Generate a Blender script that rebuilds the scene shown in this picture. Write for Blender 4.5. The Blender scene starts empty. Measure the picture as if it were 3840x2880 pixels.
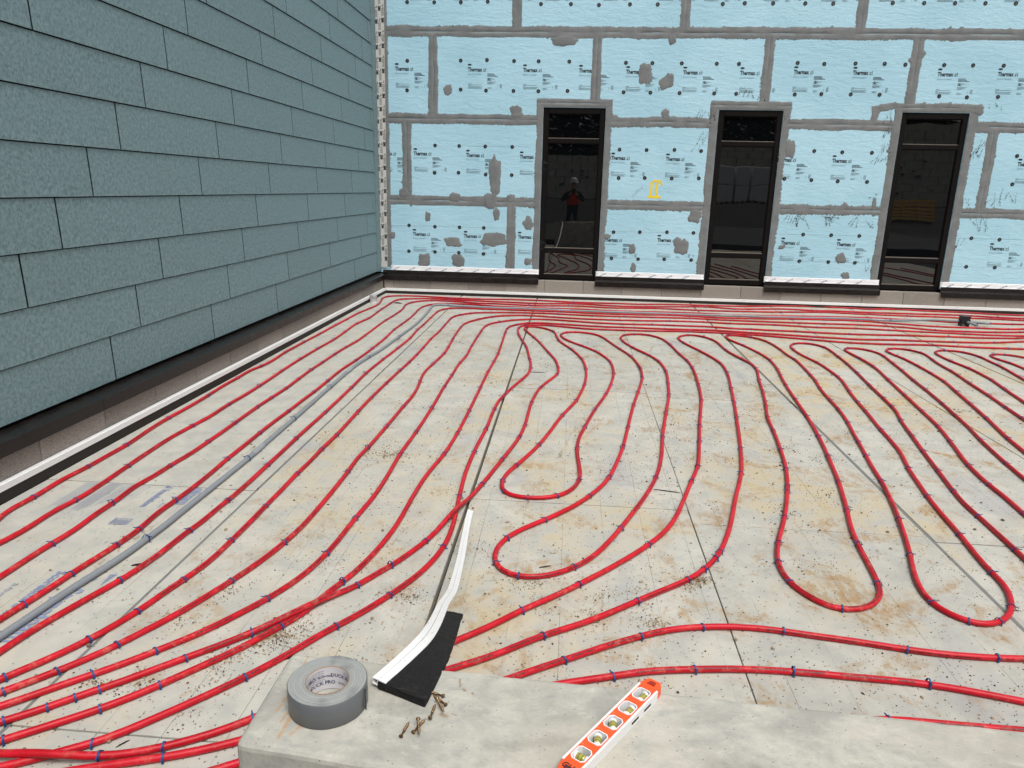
import bpy, bmesh, math, random
from mathutils import Vector, Matrix, noise, Quaternion
import numpy as np
R = math.radians
SC = bpy.context.scene
COL = SC.collection
rnd = random.Random(7)

# ------------------------------------------------------------------ camera
H = 1.70
yaw, pitch, roll = R(-4.386), R(15.09), R(-1.287)
fwd = Vector((math.sin(yaw)*math.cos(pitch), math.cos(yaw)*math.cos(pitch), -math.sin(pitch)))
right0 = Vector((math.cos(yaw), -math.sin(yaw), 0))
down0 = fwd.cross(right0)
right = math.cos(roll)*right0 + math.sin(roll)*down0
down = -math.sin(roll)*right0 + math.cos(roll)*down0
cam_d = bpy.data.cameras.new('camera')
cam_d.sensor_fit = 'HORIZONTAL'; cam_d.sensor_width = 36.0; cam_d.lens = 36.0*2720/3840
cam_d.clip_start = 0.02; cam_d.clip_end = 1000
cam = bpy.data.objects.new('camera', cam_d)
mw = Matrix.Identity(4)
for i in range(3):
    mw[i][0] = right[i]; mw[i][1] = -down[i]; mw[i][2] = -fwd[i]
mw[2][3] = H
cam.matrix_world = mw
COL.objects.link(cam); SC.camera = cam

# ------------------------------------------------------------------ sky, sun, exposure
SUN_EL, SUN_AZ = R(62), R(150)
wd = bpy.data.worlds.new('World'); SC.world = wd; wd.use_nodes = True
nt = wd.node_tree; nt.nodes.clear()
sky = nt.nodes.new('ShaderNodeTexSky'); sky.sky_type = 'NISHITA'; sky.sun_disc = False
sky.sun_elevation = SUN_EL; sky.sun_rotation = SUN_AZ
sky.air_density = 1.0; sky.dust_density = 6.0; sky.ozone_density = 1.0
hs = nt.nodes.new('ShaderNodeHueSaturation'); hs.inputs['Saturation'].default_value = 0.12
bg = nt.nodes.new('ShaderNodeBackground'); bg.inputs['Strength'].default_value = 0.15
wo = nt.nodes.new('ShaderNodeOutputWorld')
nt.links.new(sky.outputs[0], hs.inputs['Color']); nt.links.new(hs.outputs[0], bg.inputs[0]); nt.links.new(bg.outputs[0], wo.inputs[0])
sd = bpy.data.lights.new('sun', 'SUN'); sd.energy = 1.5; sd.angle = R(24); sd.color = (1.0, 0.97, 0.92)
so = bpy.data.objects.new('sun', sd)
sdir = Vector((math.sin(SUN_AZ)*math.cos(SUN_EL), math.cos(SUN_AZ)*math.cos(SUN_EL), math.sin(SUN_EL)))
so.rotation_euler = sdir.to_track_quat('Z', 'Y').to_euler(); so.location = (0, 0, 30)
COL.objects.link(so)
SC.cycles.max_bounces = 5; SC.cycles.diffuse_bounces = 3; SC.cycles.glossy_bounces = 3; SC.cycles.transmission_bounces = 3
SC.view_settings.view_transform = 'Standard'; SC.view_settings.look = 'None'
SC.view_settings.exposure = 0.04; SC.view_settings.gamma = 1.0; SC.view_settings.use_curve_mapping = False

# ------------------------------------------------------------------ helpers
def srgb(r, g, b):
    f = lambda c: (c/255/12.92) if c/255 <= 0.04045 else ((c/255+0.055)/1.055)**2.4
    return (f(r), f(g), f(b))

class MB:
    def __init__(s): s.v = []; s.f = []; s.m = []
    def add(s, vs, fs, m=0):
        o = len(s.v); s.v += [tuple(x) for x in vs]; s.f += [tuple(i+o for i in q) for q in fs]; s.m += [m]*len(fs); return s
    def box(s, a, b, m=0):
        x0, y0, z0 = a; x1, y1, z1 = b
        return s.add([(x0,y0,z0),(x1,y0,z0),(x1,y1,z0),(x0,y1,z0),(x0,y0,z1),(x1,y0,z1),(x1,y1,z1),(x0,y1,z1)],
                     [(0,3,2,1),(4,5,6,7),(0,1,5,4),(1,2,6,5),(2,3,7,6),(3,0,4,7)], m)
    def sweep(s, rings, closed=True, caps=True, m=0):
        n = len(rings[0]); o = len(s.v); fs = []
        for r in rings: s.v += [tuple(x) for x in r]
        for i in range(len(rings)-1):
            for j in range(n if closed else n-1):
                k = (j+1) % n
                fs.append((o+i*n+j, o+i*n+k, o+(i+1)*n+k, o+(i+1)*n+j))
        if caps and closed:
            fs.append(tuple(o+j for j in reversed(range(n)))); fs.append(tuple(o+(len(rings)-1)*n+j for j in range(n)))
        s.f += fs; s.m += [m]*len(fs); return s
    def lathe(s, prof, n=24, c=(0,0,0), m=0):   # prof: (radius, z)
        rings = [[(c[0]+r*math.cos(2*math.pi*j/n), c[1]+r*math.sin(2*math.pi*j/n), c[2]+z) for j in range(n)] for r, z in prof]
        return s.sweep(rings, True, False, m)
    def mesh(s, name, mats, smooth=False):
        me = bpy.data.meshes.new(name); me.from_pydata(s.v, [], s.f)
        for mt in (mats if isinstance(mats, (list, tuple)) else [mats]): me.materials.append(mt)
        if any(s.m): me.polygons.foreach_set('material_index', s.m)
        if smooth: me.polygons.foreach_set('use_smooth', [True]*len(me.polygons))
        me.update(); return me

def link(name, data, parent=None, loc=None, rot=None, label=None, cat=None, group=None, kind=None):
    o = bpy.data.objects.new(name, data); COL.objects.link(o)
    if loc is not None: o.location = loc
    if rot is not None: o.rotation_euler = rot
    if parent is not None: o.parent = parent
    if label: o['label'] = label
    if cat: o['category'] = cat
    if group: o['group'] = group
    if kind: o['kind'] = kind
    return o

def bevel(me, w, seg=2, angle=30):
    bm = bmesh.new(); bm.from_mesh(me)
    bmesh.ops.remove_doubles(bm, verts=bm.verts, dist=1e-5)
    es = [e for e in bm.edges if len(e.link_faces) == 2 and e.calc_face_angle(0) > R(angle)]
    bmesh.ops.bevel(bm, geom=es, offset=w, segments=seg, affect='EDGES', profile=0.6)
    bmesh.ops.recalc_face_normals(bm, faces=bm.faces)
    bm.to_mesh(me); bm.free(); me.update(); return me

_tc = {}
def text_geo(s, size=1.0, bold=0.0, sx=1.0):
    k = (s, size, bold, sx)
    if k in _tc: return _tc[k]
    cu = bpy.data.curves.new('txt', 'FONT'); cu.body = s; cu.size = size; cu.offset = bold; cu.resolution_u = 2
    ob = bpy.data.objects.new('txt', cu); COL.objects.link(ob)
    dg = bpy.context.evaluated_depsgraph_get(); dg.update()
    me = bpy.data.meshes.new_from_object(ob.evaluated_get(dg))
    vs = [(v.co.x*sx, v.co.y) for v in me.vertices]; fs = [tuple(p.vertices) for p in me.polygons]
    bpy.data.objects.remove(ob); bpy.data.curves.remove(cu); bpy.data.meshes.remove(me)
    _tc[k] = (vs, fs); return vs, fs

# ------------------------------------------------------------------ materials
class NM:
    """small node helper"""
    def __init__(s, name):
        s.mat = bpy.data.materials.new(name); s.mat.use_nodes = True; s.t = s.mat.node_tree; s.t.nodes.clear()
        s.out = s.n('ShaderNodeOutputMaterial'); s.b = s.n('ShaderNodeBsdfPrincipled'); s.l(s.b.outputs[0], s.out.inputs[0])
    def n(s, t, **kw):
        x = s.t.nodes.new(t)
        for k, v in kw.items(): setattr(x, k, v)
        return x
    def l(s, a, b): s.t.links.new(a, b)
    def set(s, sock, v):
        if hasattr(v, 'links') or hasattr(v, 'is_linked'): s.l(v, sock)
        else:
            if hasattr(sock.default_value, '__len__') and not hasattr(v, '__len__'): v = (v, v, v)
            if hasattr(sock.default_value, '__len__') and len(sock.default_value) == 4 and len(v) == 3: v = tuple(v)+(1,)
            sock.default_value = v
    def pos(s): return s.n('ShaderNodeNewGeometry').outputs['Position']
    def obj(s): return s.n('ShaderNodeTexCoord').outputs['Object']
    def uv(s): return s.n('ShaderNodeTexCoord').outputs['UV']
    def mapping(s, vec, scale=(1,1,1), loc=(0,0,0), rot=(0,0,0)):
        m = s.n('ShaderNodeMapping'); s.l(vec, m.inputs[0]); m.inputs[1].default_value = loc; m.inputs[2].default_value = rot; m.inputs[3].default_value = scale
        return m.outputs[0]
    def noise(s, vec, scale, detail=4, rough=0.55, dist=0.0):
        x = s.n('ShaderNodeTexNoise'); s.l(vec, x.inputs['Vector']); x.inputs['Scale'].default_value = scale
        x.inputs['Detail'].default_value = detail; x.inputs['Roughness'].default_value = rough; x.inputs['Distortion'].default_value = dist
        return x.outputs[0]
    def voro(s, vec, scale, feature='F1', out='Distance', rand=1.0):
        x = s.n('ShaderNodeTexVoronoi', feature=feature); s.l(vec, x.inputs['Vector']); x.inputs['Scale'].default_value = scale
        x.inputs['Randomness'].default_value = rand
        return x.outputs[out]
    def ramp(s, fac, a, b, va=0.0, vb=1.0):
        x = s.n('ShaderNodeMapRange'); x.interpolation_type = 'SMOOTHSTEP'; s.l(fac, x.inputs[0])
        x.inputs[1].default_value = a; x.inputs[2].default_value = b; x.inputs[3].default_value = va; x.inputs[4].default_value = vb
        return x.outputs[0]
    def math(s, op, a, b=0.0, c=0.0):
        x = s.n('ShaderNodeMath', operation=op)
        for i, v in enumerate((a, b, c)): s.set(x.inputs[i], v)
        return x.outputs[0]
    def mix(s, fac, a, b, mode='MIX'):
        x = s.n('ShaderNodeMix', data_type='RGBA', blend_type=mode)
        s.set(x.inputs[0], fac); s.set(x.inputs[6], a); s.set(x.inputs[7], b); return x.outputs[2]
    def xyz(s, vec):
        x = s.n('ShaderNodeSeparateXYZ'); s.l(vec, x.inputs[0]); return x.outputs
    def comb(s, x, y, z):
        c = s.n('ShaderNodeCombineXYZ')
        for i, v in enumerate((x, y, z)): s.set(c.inputs[i], v)
        return c.outputs[0]
    def rand(s): return s.n('ShaderNodeObjectInfo').outputs['Random']
    def island(s): return s.n('ShaderNodeNewGeometry').outputs['Random Per Island']
    def bump(s, h, strength=0.3, dist=0.01, prev=None):
        x = s.n('ShaderNodeBump'); x.inputs['Strength'].default_value = strength; x.inputs['Distance'].default_value = dist
        s.l(h, x.inputs['Height'])
        if prev is not None: s.l(prev, x.inputs['Normal'])
        s.l(x.outputs[0], s.b.inputs['Normal']); return x.outputs[0]
    def fin(s, col, rough=0.6, metal=0.0, spec=None, ior=None):
        s.set(s.b.inputs['Base Color'], col); s.set(s.b.inputs['Roughness'], rough); s.set(s.b.inputs['Metallic'], metal)
        if spec is not None: s.b.inputs['Specular IOR Level'].default_value = spec
        if ior is not None: s.b.inputs['IOR'].default_value = ior
        return s.mat

def simple(name, col, rough=0.6, metal=0.0, var=0.12, scale=20.0, bump=0.0, spec=None):
    k = NM(name); p = k.pos(); f = k.noise(p, scale, 4)
    c = k.mix(f, tuple(x*(1-var) for x in col), tuple(min(1, x*(1+var)) for x in col))
    if bump: k.bump(k.noise(p, scale*6, 3), bump, 0.004)
    return k.fin(c, k.ramp(f, .2, .8, max(0, rough-.08), min(1, rough+.08)), metal, spec)

M = {}
def mk_siding():
    k = NM('siding_slate_teal'); p = k.pos()
    g = k.noise(k.mapping(p, (1, 1, .55)), 95, 3, .6); g2 = k.noise(p, 38, 3, .6); big = k.noise(p, 1.1, 3)
    a, b = srgb(86, 110, 115), srgb(128, 151, 155)
    f = k.math('ADD', k.math('MULTIPLY', k.ramp(g, .33, .67), .5), k.math('MULTIPLY', k.ramp(g2, .32, .68), .5))
    c = k.mix(f, a, b)
    c = k.mix(k.math('MULTIPLY', k.ramp(big, .4, .65), .15), c, srgb(104, 126, 126))
    c = k.mix(1.0, c, k.ramp(k.rand(), 0, 1, .975, 1.02), 'MULTIPLY')
    k.bump(g, .12, .002)
    return k.fin(c, .62)
M['siding'] = mk_siding()
M['gapdark'] = simple('gap_shade_and_black', (.012, .012, .013), .8)  # near-black: shade inside the siding gaps, also plain black bits
def mk_bronze():
    k = NM('dark_bronze_metal'); p = k.pos(); f = k.noise(p, 9, 5, .65); d = k.noise(k.mapping(p, (3, 3, 1)), 22, 4, .7)
    c = k.mix(k.ramp(f, .4, .75), (.008, .0065, .006), (.016, .0135, .012))
    c = k.mix(k.math('MULTIPLY', k.ramp(d, .6, .8), .35), c, (.10, .10, .095))
    k.bump(k.noise(p, 5, 2), .06, .01)
    return k.fin(c, k.ramp(f, .3, .7, .26, .42), 0, .35)
M['bronze'] = mk_bronze()
def mk_block():
    k = NM('ground_face_block'); p = k.pos(); f = k.noise(p, 160, 3, .7); g = k.noise(p, 3.5, 5, .6); v = k.voro(p, 130)
    c = k.mix(k.ramp(f, .35, .65), srgb(116, 110, 103), srgb(162, 154, 145))
    c = k.mix(k.math('MULTIPLY', k.ramp(v, .22, .05), .5), c, srgb(172, 163, 152))
    c = k.mix(k.math('MULTIPLY', k.ramp(g, .52, .8), .5), c, srgb(160, 150, 140))
    c = k.mix(1.0, c, k.ramp(k.rand(), 0, 1, .88, 1.08), 'MULTIPLY')
    k.bump(f, .25, .003); return k.fin(c, .85)
M['block'] = mk_block()
M['mortar'] = simple('mortar', srgb(150, 140, 128), .9, 0, .2, 60, .3)
def mk_pvc():
    k = NM('white_pvc_strip'); p = k.pos(); f = k.noise(k.mapping(p, (1, 1, 6)), 30, 4, .7); s2 = k.noise(p, 55, 3, .7)
    c = k.mix(k.math('MULTIPLY', k.ramp(f, .5, .8), .35), (.80, .80, .79), (.52, .50, .47))
    c = k.mix(k.math('MULTIPLY', k.ramp(s2, .66, .73), .8), c, (.16, .11, .075))
    return k.fin(c, .42)
M['pvc'] = mk_pvc()
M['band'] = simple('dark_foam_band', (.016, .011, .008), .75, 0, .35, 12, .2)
def mk_blue():
    k = NM('blue_foil_facer'); p = k.pos()
    w = k.noise(k.mapping(p, (1, 1, 3.2)), 6.5, 4, .6, .6); w2 = k.noise(k.mapping(p, (1, 1, 2)), 26, 3, .6); big = k.noise(p, .9, 3)
    c = k.mix(k.ramp(big, .35, .65), srgb(165, 206, 222), srgb(175, 214, 230))
    sm = k.noise(k.mapping(p, (1, 1, 4)), 9, 5, .75, .4)
    c = k.mix(k.math('MULTIPLY', k.ramp(sm, .58, .76), .4), c, srgb(118, 150, 165))
    b1 = k.bump(w, .36, .022); k.bump(w2, .2, .007, b1)
    return k.fin(c, .52, 0, .35)
M['blue'] = mk_blue()
def mk_seal():
    k = NM('grey_fluid_sealant'); p = k.pos(); f = k.noise(p, 7, 5, .6); g = k.noise(k.mapping(p, (1, 1, 1)), 45, 4, .65)
    c = k.mix(k.ramp(f, .3, .7), srgb(110, 113, 114), srgb(125, 127, 127))
    b1 = k.bump(k.noise(k.mapping(p, (.5, 1, 2)), 14, 4, .65), .4, .012); k.bump(g, .3, .004, b1)
    return k.fin(c, .62, 0, .3)
M['seal'] = mk_seal()
M['ink'] = simple('black_print_ink', (.012, .016, .024), .6)
M['faint'] = simple('faint_blue_grey_print', srgb(120, 158, 178), .6)
M['black'] = simple('black_plastic', (.012, .012, .014), .45)
M['galv'] = simple('galvanised_steel', (.45, .43, .40), .45, .7)
M['smear'] = simple('dark_brown_smear', (.03, .024, .022), .8)
M['yellow'] = simple('yellow_spray_paint', srgb(238, 205, 40), .6)
def mk_glass():
    k = NM('dark_window_glass'); p = k.pos(); k.bump(k.noise(p, 1.7, 1), .05, .02)
    return k.fin((.0025, .003, .0035), .012, 0, .5, 1.85)
M['glass'] = mk_glass()
def mk_frame():
    k = NM('anodised_bronze_frame'); p = k.pos(); f = k.noise(p, 6, 4)
    return k.fin(k.mix(f, (.005, .004, .0038), (.009, .0075, .007)), .42, 0, .14)
M['frame'] = mk_frame()
M['bead'] = simple('pale_glazing_bead', srgb(120, 112, 100), .5)
def mk_tape():
    k = NM('white_flashing_tape'); p = k.pos(); b = k.bump(k.noise(k.mapping(p, (1, 1, 2.5)), 13, 3, .6, .8), .55, .02)
    return k.fin(k.mix(k.noise(p, 8, 3), (.74, .74, .75), (.82, .82, .83)), .45)
M['tape'] = mk_tape()
M['tapegrey'] = simple('pale_grey_tape', srgb(196, 195, 190), .5, 0, .08, 14, .2)
M['blueink'] = simple('dark_blue_ink', srgb(52, 58, 96), .6)
# floor positions of the pipe runs: x, y (metres), 1 where a clip holds the pipe down
RUNS = {
'P1': [(-2.865,3.192,0),(-2.887,3.262,0),(-2.873,3.448,1),(-2.89,3.68,0),(-2.871,3.898,1),(-2.872,4.1,0),(-2.867,4.292,1),(-2.894,4.587,0),(-2.907,4.87,1),(-2.902,5.126,0),(-2.91,5.473,1),(-2.925,5.76,0),(-2.924,6.062,1),(-2.931,6.325,0),(-2.899,6.502,1),(-2.887,6.758,0),(-2.908,7.107,1),(-2.903,7.375,0),(-2.901,7.637,1),(-2.888,8.111,1),(-2.882,8.662,1),(-2.87,9.097,1),(-2.863,9.612,1),(-2.813,10.047,1),(-2.794,10.391,1),(-2.82,10.634,0),(-2.876,10.927,1),(-2.887,11.125,1),(-2.848,11.237,1),(-2.789,11.299,0),(-2.676,11.326,1),(-2.528,11.351,0),(-2.156,11.325,1),(-1.865,11.281,1),(-1.427,11.263,1),(-0.954,11.328,1),(-0.453,11.325,1),(0.085,11.27,1),(0.585,11.279,1),(1.1,11.283,1),(1.616,11.381,1),(2.134,11.395,1),(2.646,11.439,1),(3.396,11.623,1),(3.75,11.659,1),(4.206,11.65,1),(4.627,11.592,1),(5.096,11.661,1),(5.488,11.599,1),(6,11.573,1),(6.43,11.492,1),(6.854,11.451,0)],
'P2': [(-2.661,2.939,0),(-2.641,3.055,0),(-2.654,3.292,0),(-2.626,3.443,1),(-2.63,3.669,0),(-2.646,3.942,1),(-2.659,4.259,0),(-2.665,4.457,0),(-2.648,4.72,1),(-2.629,4.95,0),(-2.635,5.263,1),(-2.625,5.518,0),(-2.627,5.819,1),(-2.631,6.099,0),(-2.642,6.351,1),(-2.648,6.848,1),(-2.642,7.329,1),(-2.626,7.826,1),(-2.64,8.283,1),(-2.659,8.824,1),(-2.615,9.243,1),(-2.63,9.703,1),(-2.638,9.994,1),(-2.644,10.506,1),(-2.64,10.849,0),(-2.593,10.966,1),(-2.536,11.024,1),(-2.437,11.056,0),(-2.288,11.109,0),(-2.135,11.145,0),(-1.858,11.118,1),(-1.469,11.074,0),(-0.936,11.047,1),(-0.525,11.01,1),(-0.238,11.058,0),(0.039,11.121,1),(0.278,11.106,0),(0.469,11.065,1),(0.685,11.029,0),(0.951,11.031,1),(1.454,11.117,0),(1.768,11.187,0),(2.072,11.254,1),(2.292,11.194,0),(2.5,11.142,1),(2.839,11.2,0),(3.187,11.292,1),(3.424,11.28,0),(3.67,11.245,1),(4.045,11.27,0),(4.334,11.246,1),(4.803,11.245,1),(5.325,11.264,1),(5.877,11.275,1),(6.329,11.183,1),(6.69,11.163,0)],
'P3': [(-2.429,2.651,0),(-2.42,2.95,1),(-2.403,3.102,0),(-2.42,3.322,0),(-2.409,3.431,1),(-2.427,3.64,0),(-2.42,3.72,0),(-2.402,3.816,0),(-2.402,3.978,1),(-2.381,4.169,0),(-2.379,4.429,1),(-2.379,4.629,0),(-2.383,4.827,1),(-2.387,5.045,0),(-2.389,5.234,1),(-2.384,5.492,1),(-2.376,5.789,1),(-2.384,6.102,1),(-2.393,6.453,1),(-2.388,6.746,1),(-2.386,7.106,1),(-2.374,7.456,1),(-2.35,7.773,1),(-2.352,8.13,1),(-2.366,9.141,1),(-2.352,9.404,1),(-2.351,9.636,1),(-2.348,9.858,1),(-2.35,10.035,0),(-2.365,10.192,1),(-2.394,10.383,1),(-2.388,10.589,1),(-2.364,10.696,1),(-2.302,10.795,0),(-2.241,10.879,0),(-2.105,10.954,1),(-1.891,10.95,1),(-1.596,10.913,1),(-1.431,10.84,1),(-1.143,10.854,1),(-0.833,10.823,1),(-0.594,10.802,1),(-0.354,10.814,1),(-0.011,10.891,1),(0.141,10.9,1),(0.399,10.859,1),(0.621,10.827,1),(0.836,10.858,1),(1.104,10.901,1),(1.4,10.926,1),(1.86,10.884,1),(2.326,10.898,1),(2.744,10.926,1),(3.143,10.982,1),(3.372,11.031,1),(3.673,11.096,1),(3.911,11.108,1),(4.23,11.061,1),(4.432,11.066,1),(4.669,11.034,1),(4.969,11.023,1),(5.368,11.033,1),(5.739,11.008,0),(6.135,11.019,1),(6.305,10.997,1),(6.532,10.973,1)],
'P4': [(-2.188,2.353,0),(-2.174,2.46,1),(-2.155,2.569,0),(-2.146,2.712,1),(-2.127,2.846,0),(-2.107,2.989,1),(-2.097,3.152,1),(-2.113,3.362,0),(-2.1,3.498,1),(-2.096,3.684,0),(-2.1,3.931,0),(-2.11,4.138,1),(-2.111,4.382,0),(-2.117,4.641,1),(-2.118,4.914,0),(-2.112,5.166,1),(-2.112,5.463,0),(-2.107,5.709,1),(-2.111,6.076,1),(-2.117,6.494,0),(-2.095,6.883,1),(-2.082,7.455,1),(-2.085,8.026,1),(-2.108,8.537,1),(-2.102,8.87,1),(-2.095,9.21,1),(-2.1,9.62,1),(-2.123,10.017,1),(-2.118,10.325,1),(-2.071,10.488,1),(-2.029,10.587,0),(-1.951,10.646,0),(-1.807,10.696,0),(-1.567,10.716,1),(-1.17,10.632,1),(-0.796,10.594,1),(-0.151,10.594,1),(0.281,10.595,1),(0.61,10.551,1),(0.897,10.559,1),(1.673,10.613,1),(2.511,10.569,0),(2.936,10.608,0),(3.367,10.662,1),(3.748,10.699,1),(4.096,10.722,0),(4.387,10.726,0),(4.778,10.666,1),(5.18,10.645,0),(5.325,10.586,0),(5.524,10.572,0),(5.892,10.58,1),(6.203,10.59,1),(6.376,10.612,0)],
'P5': [(-2.034,2.162,0),(-2.015,2.295,0),(-1.98,2.421,0),(-1.942,2.558,0),(-1.901,2.682,1),(-1.875,2.82,0),(-1.858,2.984,0),(-1.849,3.172,1),(-1.827,3.298,0),(-1.835,3.398,0),(-1.822,3.543,1),(-1.817,3.813,0),(-1.821,4.074,1),(-1.823,4.319,0),(-1.828,4.572,1),(-1.829,4.885,0),(-1.829,5.181,1),(-1.841,5.89,1),(-1.854,6.395,1),(-1.842,6.969,1),(-1.82,7.521,1),(-1.807,8.079,1),(-1.829,8.581,1),(-1.824,8.915,1),(-1.831,9.427,1),(-1.834,9.874,1),(-1.822,10.038,0),(-1.79,10.165,1),(-1.743,10.244,0),(-1.672,10.298,1),(-1.596,10.323,1),(-1.512,10.341,1),(-1.431,10.336,1),(-1.225,10.327,1),(-0.811,10.318,1),(-0.119,10.317,1),(0.377,10.276,1),(0.936,10.286,1),(1.416,10.352,1),(1.759,10.318,0),(2.047,10.285,1),(2.55,10.3,1),(3.098,10.379,1),(3.571,10.416,1),(4.043,10.424,1),(4.563,10.277,1),(4.999,10.172,1),(5.498,10.166,1),(5.913,10.155,1),(6.149,10.215,0)],
'P6': [(-1.918,2.018,1),(-1.864,2.096,0),(-1.807,2.179,0),(-1.763,2.264,1),(-1.724,2.365,0),(-1.687,2.472,1),(-1.664,2.603,0),(-1.634,2.721,1),(-1.601,2.882,0),(-1.594,3.096,1),(-1.59,3.265,0),(-1.591,3.498,1),(-1.589,3.729,0),(-1.592,3.958,1),(-1.584,4.171,0),(-1.587,4.382,1),(-1.579,4.69,1),(-1.589,5.238,1),(-1.591,5.617,1),(-1.584,6.088,1),(-1.571,6.544,1),(-1.56,6.9,1),(-1.556,7.225,1),(-1.557,7.578,1),(-1.565,8.037,1),(-1.552,8.543,1),(-1.556,8.922,1),(-1.563,9.417,1),(-1.545,9.621,1),(-1.485,9.758,1),(-1.371,9.902,1),(-1.286,9.978,1),(-1.079,10.037,1),(-0.799,10.097,1),(-0.355,10.127,1),(-0.147,10.106,1),(0.33,10.072,1),(0.768,10.081,1),(1.139,10.103,1),(1.67,10.138,1),(2.029,10.102,1),(2.545,10.082,1),(2.922,10.073,0),(3.479,10.076,1),(3.963,10.091,1),(4.48,10.012,1),(4.828,9.868,1),(5.22,9.85,1),(5.597,9.871,1),(5.95,9.952,1)],
'P7': [(-1.867,1.955,1),(-1.812,2.013,0),(-1.758,2.079,1),(-1.695,2.155,0),(-1.634,2.248,1),(-1.591,2.344,0),(-1.536,2.435,0),(-1.481,2.577,0),(-1.427,2.73,1),(-1.372,2.91,0),(-1.333,3.109,1),(-1.311,3.275,0),(-1.299,4.018,1),(-1.309,4.253,0),(-1.295,4.462,1),(-1.284,4.904,1),(-1.276,5.41,1),(-1.268,5.715,0),(-1.279,5.956,0),(-1.3,6.172,1),(-1.324,6.408,0),(-1.33,6.604,0),(-1.314,6.87,1),(-1.288,7.333,1),(-1.294,7.658,1),(-1.316,8.108,1),(-1.332,8.489,0),(-1.335,8.809,1),(-1.328,9.088,0),(-1.285,9.25,0),(-1.191,9.462,1),(-1.12,9.582,1),(-1.04,9.68,1),(-0.897,9.806,1),(-0.603,9.889,1),(-0.201,9.836,1),(0.254,9.782,1),(0.664,9.781,0),(0.939,9.798,1),(1.374,9.855,1),(1.819,9.875,1),(2.17,9.829,1),(2.756,9.847,1),(3.277,9.771,1),(3.789,9.794,1),(4.189,9.753,1),(4.588,9.708,1),(5.096,9.669,1),(5.448,9.641,0),(5.84,9.672,0)],
'P8': [(-1.817,1.893,0),(-1.751,1.948,0),(-1.692,2.018,0),(-1.622,2.073,1),(-1.548,2.145,0),(-1.472,2.237,1),(-1.386,2.332,0),(-1.297,2.468,0),(-1.213,2.615,1),(-1.143,2.786,0),(-1.094,3.028,1),(-1.07,3.413,1),(-1.048,3.695,0),(-1.046,3.966,0),(-1.057,4.364,1),(-1.053,4.582,0),(-1.047,4.828,1),(-1.046,5.404,1),(-1.059,6.043,1),(-1.058,6.453,1),(-1.06,6.951,1),(-1.042,7.265,1),(-1.052,7.769,1),(-1.055,8.283,1),(-1.055,8.641,1),(-1.054,8.848,0),(-1.038,9.026,0),(-1,9.172,0),(-0.905,9.31,1),(-0.805,9.425,0),(-0.668,9.538,0),(-0.536,9.598,0),(-0.272,9.633,1),(0.027,9.584,0),(0.33,9.518,1),(0.845,9.498,1),(1.091,9.523,1),(1.29,9.526,1),(1.581,9.524,0),(1.861,9.525,1),(2.105,9.459,0),(2.352,9.46,1),(2.577,9.423,0),(2.907,9.413,1),(3.295,9.364,0),(3.562,9.354,1),(4.201,9.395,1),(4.788,9.425,1),(5.205,9.418,1),(5.649,9.482,1),(5.759,9.53,0)],
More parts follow.
